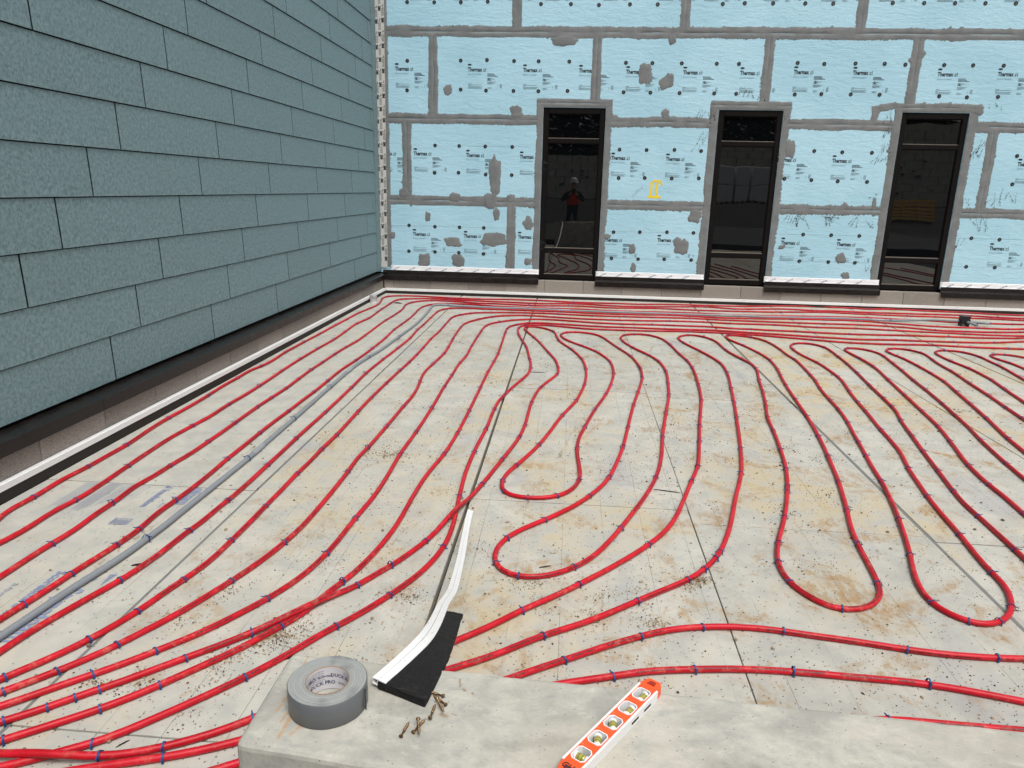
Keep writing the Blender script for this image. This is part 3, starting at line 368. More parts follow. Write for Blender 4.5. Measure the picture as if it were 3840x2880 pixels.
def mk_rings():
    k = NM('tape_edge_rings'); o = k.obj(); x, y, z = k.xyz(o)
    r = k.math('SQRT', k.math('ADD', k.math('MULTIPLY', x, x), k.math('MULTIPLY', y, y)))
    rg = k.noise(k.comb(k.math('MULTIPLY', r, 900), 0, 0), 1.0, 3, .7); n = k.noise(o, 38, 5, .7); n2 = k.noise(o, 16, 3)
    c = k.mix(k.ramp(rg, .35, .65), srgb(108, 112, 112), srgb(174, 176, 172))
    c = k.mix(k.math('MULTIPLY', k.ramp(n2, .5, .7), .65), c, srgb(96, 100, 102))
    c = k.mix(k.math('MULTIPLY', k.ramp(n, .6, .72), .6), c, srgb(168, 152, 124))
    k.bump(rg, .35, .0015)
    return k.fin(c, .5)
M['rings'] = mk_rings()
M['tapeside'] = simple('silver_grey_tape', srgb(98, 101, 103), .36, 0, .05, 60)
M['core'] = simple('white_core_paper', srgb(205, 202, 205), .7, 0, .08, 25)
M['card'] = simple('brown_card', srgb(150, 120, 90), .85)
M['orange'] = simple('fluorescent_orange_plastic', srgb(238, 88, 38), .42, 0, .06, 30)
def mk_wpaint():
    k = NM('worn_white_paint'); p = k.pos(); n = k.noise(p, 140, 5, .75); n2 = k.noise(p, 26, 4)
    c = k.mix(k.math('MULTIPLY', k.ramp(n, .6, .68), k.ramp(n2, .45, .6)), (.74, .74, .73), srgb(110, 108, 104))
    return k.fin(c, .42)
M['wpaint'] = mk_wpaint()
M['wplas'] = simple('white_plastic', (.78, .78, .79), .35, 0, .03)
def mk_vial():
    k = NM('yellow_green_vial'); k.b.inputs['Transmission Weight'].default_value = .35; k.b.inputs['Coat Weight'].default_value = .6
    return k.fin(srgb(196, 188, 84), .08, 0, .6)
M['vial'] = mk_vial()
def mk_screw():
    k = NM('yellow_zinc_screw'); p = k.pos(); n = k.noise(p, 320, 3)
    return k.fin(k.mix(k.ramp(n, .35, .65), srgb(92, 70, 48), srgb(150, 122, 86)), .4, .7)
M['screw'] = mk_screw()
def mk_foam():
    k = NM('black_sponge_foam'); p = k.pos(); n = k.noise(p, 170, 5, .8); s2 = k.noise(k.mapping(p, (.6, 6, 2)), 40, 4, .7)
    c = k.mix(k.ramp(n, .3, .7), (.007, .007, .0075), (.020, .0185, .0185))
    c = k.mix(k.math('MULTIPLY', k.ramp(s2, .62, .76), .5), c, (.13, .115, .095))
    k.bump(n, .9, .004); return k.fin(c, .85, 0, .25)
M['foam'] = mk_foam()
def mk_dirt():
    k = NM('dry_soil_crumb'); r = k.island()
    c = k.mix(k.ramp(r, .1, .9), srgb(66, 52, 40), srgb(160, 134, 98)); return k.fin(c, .95)
M['dirt'] = mk_dirt()
M['mud'] = simple('dried_tan_mud', srgb(166, 142, 104), .95, 0, .25, 40)
def mk_peb():
    k = NM('pebble_stone'); r = k.island(); n = k.noise(k.pos(), 160, 3)
    c = k.mix(r, srgb(104, 90, 76), srgb(176, 156, 130)); c = k.mix(k.math('MULTIPLY', n, .4), c, srgb(90, 80, 70)); return k.fin(c, .85)
M['pebble'] = mk_peb()
M['ground'] = simple('packed_earth', (.02, .0185, .017), .95, 0, .4, 1.0, .3)
M['foil'] = simple('crumpled_foil_tape', srgb(178, 180, 182), .3, .6, .2, 40, .5)
M['bigblock'] = simple('grey_retaining_block', srgb(204, 202, 192), .9, 0, .25, 2.5, .3)
M['wrap'] = simple('white_stretch_wrap', (.82,.85,.85), .4, 0, .1, 6, .3)
M['paving'] = simple('dark_wet_paving', (.03,.03,.031), .85, 0, .3, 3)
M['wood'] = simple('pallet_wood', srgb(222, 180, 104), .8, 0, .2, 12)
M['bark'] = simple('dark_bark', srgb(70, 56, 44), .9)
M['needles'] = simple('dark_needles', (.012, .022, .010), .9, 0, .5, 1.2)
M['skin'] = simple('skin', srgb(186, 136, 108), .55)
M['jacket'] = simple('black_work_jacket', (.016, .016, .018), .8)
M['vest'] = simple('red_vest_cloth', srgb(214, 52, 34), .7)
M['hat'] = simple('white_hard_hat', (.72, .72, .70), .35)
M['jeans'] = simple('dark_trousers', (.022, .026, .036), .85)
# ================================================================== THE SETTING
# ground sheet
g = MB().add([(-300,-300,-.06),(300,-300,-.06),(300,300,-.06),(-300,300,-.06)], [(0,1,2,3)])
link('ground', g.mesh('ground', M['ground']), kind='structure')

# floor: dark slab with scored foam panels laid on it
FL = link('floor', MB().box((-3.3,-.4,-.058),(9.2,11.9,-.050)).mesh('floor_slab', M['slab']), kind='structure')
cols = [(-2.995,-1.747,[.4,1.28,3.72,6.29,8.76,11.645],.012), (-1.732,-.524,[.4,1.83,4.27,6.77,9.06,11.645],.004), (-.506,.7025,[.4,1.33,3.77,6.17,8.55,10.95,11.645],.003),
        (.7065,1.903,[.4,1.2,3.60,6.05,8.51,10.9,11.645],.003), (1.922,3.122,[.4,1.1,3.545,6.03,8.50,10.8,11.645],.004), (3.133,4.352,[.4,1.2,3.62,6.02,8.36,10.8,11.645],.004),
        (4.368,5.58,[.4,1.25,3.7,6.1,8.36,10.9,11.645],.005), (5.586,6.80,[.4,2.4,4.85,7.3,9.7,11.645],.004), (6.806,9.0,[.4,3.0,5.4,7.9,10.3,11.645],.004)]
for ci, (xa, xb, ys, gp) in enumerate(cols):
    for j in range(len(ys)-1):
        dz = rnd.uniform(-.0015, .0015); ya, yb = ys[j]+.0032, ys[j+1]-.0032-rnd.choice((0,.002,.004))
        w, l = xb-xa, yb-ya
        me = MB().box((-w/2,-l/2,-.05),(w/2,l/2,0)).mesh('insulation_panel', M['floor']); bevel(me, .0018, 1)
        link('insulation_panel', me, FL, ((xa+xb)/2+rnd.uniform(-.001,.001), (ya+yb)/2, dz), (0,0,R(rnd.uniform(-.05,.05)))).color = ((.22,.62,1,1,1,1,1,1,1)[ci]*rnd.uniform(.8,1.1), 0, 0, 1)
# compressible filler lying in the widest joints
for xa, ya, yb, wd_ in ((-1.7395,1.0,3.70,.0135), (-1.7395,3.75,6.2,.010), (1.9125,2.2,5.9,.0165), (1.9125,6.1,8.4,.010), (3.1275,6.2,8.2,.009), (2.7,4.9,5.92,.004), (4.360,5.6,8.3,.011)):
    link('joint_filler', MB().box((xa-wd_/2,ya,-.045),(xa+wd_/2,yb,-.002)).mesh('joint_filler', M['filler']), FL)

# blue printing on the pale panels (flat print, reads along the length of the panel)
def floor_text(mb, s, x, y, size, bold=0.0, sx=1.0, z=.0022):
    vs, fs = text_geo(s, size, bold, sx)      # runs toward -y, letter tops toward +x
    mb.add([(x+b, y-a, z) for a, b in vs], fs)
M['floorblue'] = simple('faded_blue_print', srgb(132, 142, 172), .7, 0, .12, 18)
M['floorpale'] = simple('very_faded_print', srgb(172, 176, 186), .7, 0, .06, 18)
mb = MB(); floor_text(mb, 'd Insulation', -2.262, 3.712, .062, .0012)
floor_text(mb, 'Brand', -2.168, 3.492, .026); floor_text(mb, 'ofoam', -2.092, 3.705, .105, .002, .85)
floor_text(mb, 'Scoreboard Insulation', -2.226, 2.745, .062, .0012); floor_text(mb, 'Styrofoam', -2.095, 2.62, .11, .002, .85)
floor_text(mb, '25 PSI MIN', -2.345, 2.63, .028); 
for i in range(7): mb.add([(-1.985+.002*i, 2.745-.016*i, .0022), (-1.955-.003*i, 2.748-.016*i, .0022), (-1.955-.003*i, 2.738-.016*i, .0022), (-1.985+.002*i, 2.735-.016*i, .0022)], [(0,1,2,3)])
ring = [(-2.055+.034*math.cos(a), 2.70+.022*math.sin(a)) for a in [2*math.pi*i/20 for i in range(20)]]
mb.add([(x, y, .0022) for x, y in ring]+[(-2.055+(x+2.055)*.86, 2.70+(y-2.70)*.82, .0022) for x, y in ring], [(i,(i+1)%20,20+(i+1)%20,20+i) for i in range(20)])
link('printed_lettering', mb.mesh('printed_lettering', M['floorblue']), FL)
mb = MB(); floor_text(mb, 'www.building.com/insulation', -2.367, 3.728, .020); floor_text(mb, 'CONTACT THE LAB', -2.40, 3.72, .026)
for q, (xa, xb, ya, yb, n) in enumerate(((-2.735,-2.66,3.34,3.705,6),(-2.60,-2.535,3.33,3.71,7),(-2.505,-2.47,3.42,3.71,3))):
    for i in range(n):
        x = xa+(xb-xa)*i/(n-1); e = rnd.uniform(0,.05)
        mb.add([(x-.0022,ya+e,.0021),(x+.0022,ya+e,.0021),(x+.0022,yb,.0021),(x-.0022,yb,.0021)], [(0,1,2,3)])
link('small_print', mb.mesh('small_print', M['floorpale']), FL)
mb = MB()
def rect_outline(mb, x0, y0, x1, y1, w, z):
    for a, b, c, d in ((x0,y0,x1,y0+w),(x0,y1-w,x1,y1),(x0,y0+w,x0+w,y1-w),(x1-w,y0+w,x1,y1-w)):
        mb.add([(a,b,z),(c,b,z),(c,d,z),(a,d,z)], [(0,1,2,3)])
rect_outline(mb, -2.300, 3.212, -2.206, 3.282, .004, .0022)
for i in range(9): mb.add([(-2.292+.009*i,3.220,.0022),(-2.2885+.009*i,3.220,.0022),(-2.2885+.009*i,3.272-.004*(i%3),.0022),(-2.292+.009*i,3.272-.004*(i%3),.0022)], [(0,1,2,3)])
link('printed_box', mb.mesh('printed_box', M['floorblue']), FL)

# ------------------------------------------------------------------ LEFT: teal lap siding wall
LX = -3.10
SW = link('siding_wall', None, loc=(LX, 6, 0), label='wall of slate teal lap siding panels laid in staggered courses', cat='wall')
def child(o, par):   # keep world placement under an un-rotated empty
    o.parent = par; o.location = Vector(o.location)-par.location; return o
child(link('wall_backing', MB().box((LX-.30,-1.0,.30),(LX-.055,11.70,6.4)).mesh('wall_backing', M['gapdark']), None), SW)  # black sheet stands for the shadow seen in the open panel joints
PW, PE = 1.427, .3068
pan = {}
def panel_mesh(w):
    k = round(w, 3)
    if k in pan: return pan[k]
    mb = MB(); n = 6; rings = []
    prof = [(-.0034,.0),(-.0010,.0),(0,.0012),(-.0030,.10),(-.0062,.20),(-.0100,PE-.0070),(-.0112,PE-.0063),(-.0126,PE-.0063),(-.0088,.20),(-.0056,.10)]
    for i in range(n+1):
        y = -w/2+w*i/n; rings.append([(a, y, b) for a, b in prof])
    mb.sweep(rings, True, True)
    pan[k] = mb.mesh('siding_panel', M['siding']); return pan[k]
for r_ in range(19):
    z = .364+PE*r_
    y0 = 4.617+.3565*r_; kk = math.floor((y0+.6)/PW); y = y0-kk*PW
    prev = -.9
    while prev < 11.53:
        e = min(y, 11.535)
        if e-prev > .03:
            o = link('siding_panel', panel_mesh(e-prev-.015), SW, (0, (e+prev)/2-6, z))
            o.rotation_euler = (0, R(rnd.uniform(-.10,.10)), 0)
        prev = e; y += PW
child(link('corner_trim', MB().box((LX-.02,11.54,.36),(LX+.012,11.752,6.3)).mesh('corner_trim', M['siding']), None), SW)

# base of the walls: block course, metal flashing, white strip, dark foam band
def rise(y): return .017*(11.64-y)/8.3      # the base climbs slightly toward the camera
def extr_y(mb, prof, ya, yb): mb.sweep([[(a, y, b+rise(y)) for a, b in prof] for y in (ya, yb)], True, True); return mb
def extr_x(mb, prof, xa, xb): mb.sweep([[(x, a, b) for a, b in prof] for x in (xa, xb)], True, True); return mb
BL = link('block_course', None, loc=(-3.04, 6, 0), label='low course of brown grey blocks under the teal siding', cat='block wall')
child(link('mortar_bed', MB().box((-3.20,-.6,-.05),(-3.048,11.70,.236)).mesh('mortar_bed', M['mortar'])), BL)
me = MB().box((-.075,-.3005,.0),(.075,.3005,.160)).mesh('block', M['block']); bevel(me, .003, 1)
y = 11.64-.3; i = 0
while y > -.4:
    link('block', me, BL, (-.075, y-6, .078+rise(y))); y -= .607; i += 1
FLs = link('metal_flashing', None, loc=(-3.05, 6, .25), label='dark bronze metal flashing ledge under the teal siding', cat='flashing')
prof = [(-3.003,.226),(-2.997,.226),(-2.9955,.303),(-2.9985,.3065),(-3.14,.330),(-3.14,.323),(-3.003,.299)]
for ya, yb in ((-.6,1.9),(1.902,4.3),(4.302,7.06),(7.062,9.32),(9.322,11.672)):
    me = extr_y(MB(), prof, ya, yb).mesh('flashing_length', M['bronze']); child(link('flashing_length', me), FLs)
WSs = link('expansion_strip', None, loc=(-3.01, 6, .06), label='white plastic capped dark expansion strip below the teal siding wall', cat='strip')
def white_prof(s, y0): return [(y0,.046),(y0,.082),(y0+s*.006,.084),(y0+s*.014,.0835),(y0+s*.015,.0815),(y0+s*.022,.0815),(y0+s*.023,.084),(y0+s*.036,.084),(y0+s*.036,.046)]
for ya, yb in ((-.6,2.1),(2.103,5.05),(5.053,8.02),(8.023,11.64)):
    me = extr_y(MB(), white_prof(-1, -2.999), ya, yb).mesh('cap', M['pvc']); child(link('cap', me), WSs)
mb = MB(); n = 240
rings = []
for i in range(n+1):
    yy = -.6+12.24*i/n; jj = .0025*noise.noise(Vector((yy*3,1,0)))+.0015*noise.noise(Vector((yy*17,2,0)))
    rings.append([(-3.001+jj,yy,-.02),(-3.0015+jj*.4,yy,.0455+rise(yy)),(-3.035,yy,.0455+rise(yy)),(-3.035,yy,-.02)])
mb.sweep(rings, True, True); child(link('foam_band', mb.mesh('foam_band', M['band'])), WSs)

# ------------------------------------------------------------------ BACK: blue insulation wall
IY = 11.76
WINS = [(-.515,.432,.30,2.905), (2.112,3.060,.30,2.905), (4.762,5.718,.30,2.905)]
IW = link('insulation_wall', None, loc=(1.5, IY, 0), label='blue foil faced insulation wall with grey sealed joints and three dark windows', cat='wall')
child(link('wall_backing', MB().box((-3.4,IY+.12,-.05),(9.4,IY+.4,6.4)).mesh('wall_backing', M['gapdark'])), IW)
rows = [(.33,1.486,[-3.15,-.973,.05,2.6,5.2,7.45,9.3]), (1.486,2.713,[-3.15,-2.639,-.1,2.5,5.1,6.092,8.5,9.3]), (2.713,3.95,[-3.15,-2.214,.26,2.76,4.842,7.3,9.3]),
        (3.95,5.17,[-3.15,-.954,1.511,4.0,6.45,8.9,9.3]), (5.17,6.4,[-3.15,-2.2,.26,2.7,5.1,7.5,9.3])]
for z0, z1, xs in rows:
    for xa, xb in zip(xs[:-1], xs[1:]):
        xa2, xb2 = xa+.002, xb-.002; za, zb = z0+.002, z1-.002
        xc = sorted({xa2, xb2}|{v for w in WINS for v in w[:2] if xa2 < v < xb2}); zc = sorted({za, zb}|{v for w in WINS for v in w[2:] if za < v < zb})
        mb = MB()
        for a, b in zip(xc[:-1], xc[1:]):
            for c, d in zip(zc[:-1], zc[1:]):
                mx, mz = (a+b)/2, (c+d)/2
                if any(w[0] < mx < w[1] and w[2] < mz < w[3] for w in WINS): continue
                mb.box((a,0,c),(b,.075,d))
        if mb.v: child(link('insulation_board', mb.mesh('insulation_board', M['blue']), None, (0, IY+rnd.uniform(0,.0008), 0)), IW)

# sealant over the joints, trowelled on with ragged edges
lay = [0]
def ragged(t, seed, amp):
    s1 = noise.noise(Vector((t*.9, seed+3, 1))); v = noise.noise(Vector((t*2.2, seed, 0)))*.6+noise.noise(Vector((t*7, seed+5, 0)))*.4+(noise.noise(Vector((t*45, seed+9, 0)))*.5+noise.noise(Vector((t*130, seed+9, 3)))*.55)*(.35+.65*(s1 > -.05))
    sp = noise.noise(Vector((t*11, seed+21, 2))); v += max(0, sp-.38)*3.0
    return amp*v
def seal_strip(p0, p1, wl, wr, groove=True, amp=.028, name='joint_sealant', ampr=None, par=None):
    lay[0] += 1; yo = -.0014-.00004*lay[0]; seed = lay[0]*3.7; ampr = amp if ampr is None else ampr
    d = Vector((p1[0]-p0[0], p1[1]-p0[1])); L = d.length; d /= L; nrm = Vector((-d.y, d.x)); n = max(6, int(L/.010)); rings = []
    for i in range(n+1):
        t = L*i/n; c = Vector(p0)+d*t
        a = wl+ragged(t, seed, amp); b = -(wr+ragged(t, seed+50, ampr)); wob = .006*noise.noise(Vector((t*1.5, seed, 7)))
        gd = .0045*max(0, min(1, .5+1.6*noise.noise(Vector((t*3.1, seed, 2))))) if groove else 0
        ring_ = []
        for off, yy in ((a,.0006),(a-.006,yo*.7),(a*.5+wob,yo-.0005),(.005+wob,yo-.0003),(wob,yo+gd),(-.005+wob,yo-.0003),(b*.5+wob,yo-.0005),(b+.006,yo*.7),(b,.0006)):
            q = c+nrm*off; ring_.append((q.x, yy, q.y))
        rings.append(ring_)
    me = MB().sweep(rings, False, False).mesh(name, M['seal'], True)
    return child(link(name, me, None, (0, IY, 0)), par or IW)
RZ = [1.486, 2.713, 3.95, 5.17]
seal_strip((-2.99,3.95),(9.2,3.957),.080,.078); seal_strip((-2.99,5.17),(9.2,5.17),.075,.075)
for z in (1.486, 2.713):
    for a, b in ((-2.99,-.515),(.432,2.112),(3.06,4.762),(5.718,9.2)): seal_strip((a,z),(b,z+.004),.076,.078)
for x, z0, z1 in ((-.954,4.0,5.15),(1.511,4.0,5.15),(4.0,4.0,5.15),(6.45,4.0,5.15),(-2.214,2.76,3.9),(.26,3.02,3.9),(2.76,3.02,3.9),(4.842,3.02,3.9),(7.3,2.76,3.9),
                  (-2.639,1.53,2.67),(6.092,1.53,2.67),(-.973,.42,1.44)): seal_strip((x,z0),(x,z1),.074,.074,True,.024)
seal_strip((-2.965,.42),(-2.965,5.2),.03,.055,False,.012,'joint_sealant',.016)
for wi, (xa, xb, za, zb) in enumerate(WINS):
    wl = (.105,.125,.115)[wi]; wr = (.095,.10,.12)[wi]
    seal_strip((xa-wl/2,.40),(xa-wl/2,zb+.1),wl/2,wl/2-.001,False,.03,'window_sealant',0.0)
    seal_strip((xb+wr/2,.40),(xb+wr/2,zb+.1),wr/2-.001,wr/2,False,0.0,'window_sealant',.03)
    seal_strip((xa-wl,zb+.062),(xb+wr,zb+.062),.062,.061,True,.018,'window_sealant',0.0)
seal_strip((4.32,2.93),(4.66,3.0),.05,.05,False,.02,'window_sealant'); seal_strip((4.36,2.76),(4.40,2.95),.05,.05,False,.015,'window_sealant')
def blot(x, z, w, h, rot=0, seed=None):
    lay[0] += 1; yo = -.0012-.00004*lay[0]; s_ = lay[0]*1.3; n = 56; vs = []; ca, sa = math.cos(R(rot)), math.sin(R(rot))
    for k_ in range(3):
        f = (1.0,.93,.5)[k_]; yy = (.0004, yo*.8, yo-.0003)[k_]
        for i in range(n):
            a = 2*math.pi*i/n; e = 1/((abs(math.cos(a))**2.8+abs(math.sin(a))**2.8)**(1/2.8))
            rr = e*(1+.32*noise.noise(Vector((math.cos(a)*1.4, math.sin(a)*1.4, s_)))+.13*noise.noise(Vector((math.cos(a)*6, math.sin(a)*6, s_)))+.08*noise.noise(Vector((math.cos(a)*17, math.sin(a)*17, s_))))*f
            px, pz = w/2*rr*math.cos(a), h/2*rr*math.sin(a); vs.append((x+px*ca-pz*sa, yy, z+px*sa+pz*ca))
    fs = [(k_*n+i, k_*n+(i+1)%n, (k_+1)*n+(i+1)%n, (k_+1)*n+i) for k_ in range(2) for i in range(n)]+[tuple(2*n+i for i in range(n))]
    child(link('sealant_patch', MB().add(vs, fs).mesh('sealant_patch', M['seal'], True), None, (0, IY, 0)), IW)
px = .00232
for x, z, w, h, r_ in ((.996,3.387,80,115,0),(1.345,3.32,50,75,0),(1.30,3.26,85,75,20),(-1.988,3.127,55,65,0),(-.928,2.83,80,80,0),(-.23,3.835,150,60,4),(1.329,2.82,48,70,10),(-1.245,1.883,74,240,0),(-2.315,1.232,38,66,0),
                   (-1.211,1.295,42,80,0),(-.70,1.164,66,80,20),(-1.903,.842,118,64,0),(-1.25,.905,175,86,0),(-2.385,.545,86,96,0),(-1.828,.555,82,86,0),(-.688,.57,52,48,0),(.952,.812,42,62,0),(1.66,.93,52,70,15),(1.71,.85,80,85,0),
                   (.992,.522,36,60,0),(-1.313,1.49,80,105,0),(-1.879,1.545,72,60,0),(-.983,1.549,56,50,0),(-2.70,1.60,66,66,0),(-2.90,.925,44,42,0),(1.893,1.34,76,90,0),(1.76,.871,60,90,0),(3.22,2.363,60,110,0),(3.26,.912,46,24,20),
                   (4.17,.76,58,66,25),(4.274,.50,52,50,0),(.56,1.0,46,34,0),(5.83,2.95,60,60,0),(4.55,1.60,26,60,0),(1.35,3.86,44,60,0)):
    blot(x, z, w*px*1.05, h*px*1.05, r_)

# black washers holding the boards
mb = MB(); mb.lathe([(.0001,-.0046),(.0045,-.0046),(.0046,-.0036),(.011,-.0022),(.020,-.0042),(.0255,-.0040),(.0278,-.0022),(.0284,.0006)], 20)
for i in range(len(mb.m)):
    if i < 20: mb.m[i] = 1
mb.v = [(a, c, b) for a, b, c in mb.v]
wme = mb.mesh('washer', [M['black'], M['galv']])
for x, z in WASHERS:
    o = link('washer', wme, None, (x, IY-.0006, z)); o.rotation_euler = (0, rnd.uniform(0,6), 0); child(o, IW)
# printing on the boards
def pbar(mb, x0, x1, z, t): mb.add([(x0,0,z-t/2),(x1,0,z-t/2),(x1,0,z+t/2),(x0,0,z+t/2)], [(0,1,2,3)])
def print_mesh():
    mb = MB()
    vs, fs = text_geo('Thermax', .080, .0030, .73); mb.add([(a,0,b) for a,b in vs], fs); x1 = max(a for a,_ in vs)
    vs, fs = text_geo('.', .079, 0, .74); mb.add([(a+x1+.004,0,b) for a,b in vs], fs)
    vs, fs = text_geo('c', .080, .0018, .73); mb.add([(a+x1+.016,0,b) for a,b in vs], fs); x2 = x1+.016+max(a for a,_ in vs)
    vs, fs = text_geo('i', .080, .0018, .73); mb.add([(a+x2+.006,0,b) for a,b in vs], fs)
    rg = random.Random(3)
    n = 18   # eye-shaped emblem
    vs = [(.027+.031*math.cos(2*math.pi*i/n), 0, .092+.0135*math.sin(2*math.pi*i/n)) for i in range(n)]
    lo = [i for i in range(n)]; mb.add(vs, [tuple(lo)])
    for z in (-.034,-.050,-.066): pbar(mb, .297, .297+(.105,.125,.160)[int((-.034-z)/.015)], z, .0075)
    for i in range(9):
        z = -.098-.0098*i
        if i == 4: continue
        pbar(mb, .298, .298+rg.uniform(.05,.15), z, .0032)
        if i < 4: pbar(mb, .298+rg.uniform(.0,.02), .33+rg.uniform(0,.02), z+.004, .003)
    for i in range(6):
        z = -.178-.0125*i
        if i in (0,2): pbar(mb, .006, .006+(.05,.03)[i//2], z, .0035)
        else: pbar(mb, .006, .006+rg.uniform(.16,.236), z, .0034)
    for i in range(3): pbar(mb, .302, .302+rg.uniform(.04,.08), -.226-.0095*i, .0028)
    c = (.506,-.196); n = 16
    ring_ = [(c[0]+.018*math.cos(2*math.pi*i/n), 0, c[1]+.018*math.sin(2*math.pi*i/n)) for i in range(n)]
    mb.add(ring_+[(c[0]+(x-c[0])*.8,0,c[1]+(z-c[1])*.8) for x,_,z in ring_], [(i,(i+1)%n,n+(i+1)%n,n+i) for i in range(n)])
    mb.add([(c[0]-.014,0,c[1]-.011),(c[0]-.011,0,c[1]-.014),(c[0]+.014,0,c[1]+.011),(c[0]+.011,0,c[1]+.014)], [(0,1,2,3)])
    pbar(mb, .488, .526, -.232, .004); pbar(mb, .490, .500, -.220, .007); pbar(mb, .508,.520,-.220,.006); pbar(mb, .452,.459,-.212,.012); pbar(mb,.450,.456,-.236,.006)
    return mb.mesh('printed_legend', M['ink'])
pme = print_mesh()
vs, fs = text_geo('Exterior Insulation', .044, -.0006, .62)
fme = MB().add([(a+.001,0,b-.052) for a,b in vs], fs).mesh('printed_subtitle', M['faint'])
M['faintdark'] = simple('thin_grey_print', srgb(84, 110, 126), .6)
fme.materials[0] = M['faintdark']
extra = [(x, 4.62) for x in (-2.6,-1.9,-1.1,-.55,.3,1.1,1.75,2.6,3.4,4.2,5.0,5.9)]
for x, z in PRINTS+extra:
    child(link('printed_legend', pme, None, (x, IY-.0010, z)), IW)
    child(link('printed_subtitle', fme, None, (x, IY-.0010, z)), IW)
# snapped chalk lines through the lower washers
mb = MB()
for xa, xb, z in ((-2.95,-1.05,1.082),(-2.9,-1.05,.678),(.55,1.98,1.08),(.6,1.95,.663),(3.2,4.62,1.107),(3.2,4.62,.70),(5.85,7.5,1.115),(5.85,7.5,.69),(-1.8,-.7,2.322)):
    mb.add([(xa,0,z-.001),(xb,0,z-.001+.004),(xb,0,z+.001+.004),(xa,0,z+.001)], [(0,1,2,3)])
child(link('chalk_line', mb.mesh('chalk_line', M['faintdark']), None, (0, IY-.0009, 0)), IW)
# dark finger smears
def smear(x, z, n=4, L=.10, ang=80, spread=.05, w=.016):
    rg = random.Random(int(x*1000+z*77)); mb = MB()
    for q in range(n):
        a0 = R(ang+rg.uniform(-22,22)); ox = (q-(n-1)/2)*spread/max(1,n-1)*1.6; oz = rg.uniform(-.03,.03)
        t = 0; LL = L*rg.uniform(.6,1.5)
        while t < LL:
            s_ = rg.uniform(.012,.035); ww = w*rg.uniform(.35,1)*(1-.6*t/LL); cx = x+ox+math.cos(a0)*(t-LL/2); cz = z+oz+math.sin(a0)*(t-LL/2)
            m_ = 9; vs = []
            for i in range(m_):
                b = 2*math.pi*i/m_; rr = 1+rg.uniform(-.35,.25); u, v = s_*.5*math.cos(b)*rr, ww*.5*math.sin(b)*rr
                vs.append((cx+u*math.cos(a0)-v*math.sin(a0), 0, cz+u*math.sin(a0)+v*math.cos(a0)))
            mb.add(vs, [tuple(range(m_))]); t += s_*rg.uniform(.8,1.9)
    lay[0] += 1
    child(link('hand_smear', mb.mesh('hand_smear', M['smear']), None, (0, IY-.0072-.0003*(lay[0]%9), 0)), IW)
for x, z, n, L, a in ((1.854,2.836,3,.12,75),(2.015,2.817,4,.13,95),(3.122,2.811,3,.08,85),(1.91,2.529,3,.16,80),(1.83,2.35,2,.14,65),(4.562,2.831,3,.14,85),(4.588,2.64,4,.12,75),(4.583,2.42,4,.13,110),(4.492,2.265,3,.14,65),(4.644,2.29,3,.1,60),
                      (4.54,1.708,2,.06,10),(4.565,1.538,2,.04,80),(3.316,1.34,3,.18,70),(3.432,1.34,5,.18,90),(3.52,1.34,2,.2,130),(3.903,1.373,6,.16,170),(3.91,1.31,4,.1,90),(4.298,1.337,3,.16,75),(4.529,1.31,3,.15,120),(5.857,2.356,3,.09,110),(5.939,2.444,4,.18,72),
                      (5.873,1.648,3,.08,100),(6.237,1.657,2,.09,50),(6.317,1.703,2,.16,100),(6.396,1.75,2,.14,100),(6.532,1.73,2,.2,115),(6.043,1.381,2,.18,120),(6.18,1.361,3,.2,115),(5.899,1.056,2,.1,80),(2.71,3.085,2,.06,90),(2.455,3.168,3,.1,65),
                      (2.53,3.15,3,.09,95),(-.60,1.45,3,.1,60),(1.9,.78,1,.08,120),(4.60,.64,3,.08,80),(6.0,3.02,2,.08,110),(6.13,3.0,1,.08,90)):
    smear(x, z, n, L, a)
# sprayed yellow mark and pencilled note
mb = MB()
def stroke(mb, pts, w, seed=0):
    rg = random.Random(seed); L = []; Rr = []
    P = [Vector(p) for p in pts]
    for i in range(len(P)):
        d = (P[min(i+1,len(P)-1)]-P[max(i-1,0)]).normalized(); n_ = Vector((-d.y, d.x)); e = 1+rg.uniform(-.15,.15)
        L.append(P[i]+n_*w/2*e); Rr.append(P[i]-n_*w/2*e)
    vs = [(p.x,0,p.y) for p in L]+[(p.x,0,p.y) for p in Rr]; n = len(P)
    mb.add(vs, [(i,i+1,n+i+1,n+i) for i in range(n-1)])
def lerp_pts(pts, m=6):
    o = []
    for (a,b),(c,d) in zip(pts[:-1],pts[1:]):
        for i in range(m): o.append((a+(c-a)*i/m, b+(d-b)*i/m))
    return o+[pts[-1]]
for k_, (pts, w) in enumerate((([(1.193,1.85),(1.188,1.63)],.036),([(1.285,1.835),(1.262,1.72),(1.275,1.63)],.034),([(1.145,1.622),(1.240,1.614),(1.345,1.618)],.034),([(1.215,1.858),(1.34,1.852)],.03),([(1.335,1.852),(1.345,1.80)],.028))):
    m2 = MB(); stroke(m2, lerp_pts(pts), w, k_); child(link('spray_stroke', m2.mesh('spray_stroke', M['yellow']), None, (0, IY-.0008-.0003*k_, 0)), IW)
vs, fs = text_geo('LIGHT-12', .058, -.0012, .75); ca, sa = math.cos(R(43)), math.sin(R(43))
mb = MB().add([(.94+a*ca-b*sa,0,1.63+a*sa+b*ca) for a,b in vs], fs); stroke(mb, [(.915,1.66),(.905,1.62),(.93,1.60),(.925,1.55)], .003, 4)
child(link('pencil_note', mb.mesh('pencil_note', M['faintdark']), None, (0, IY-.0009, 0)), IW)

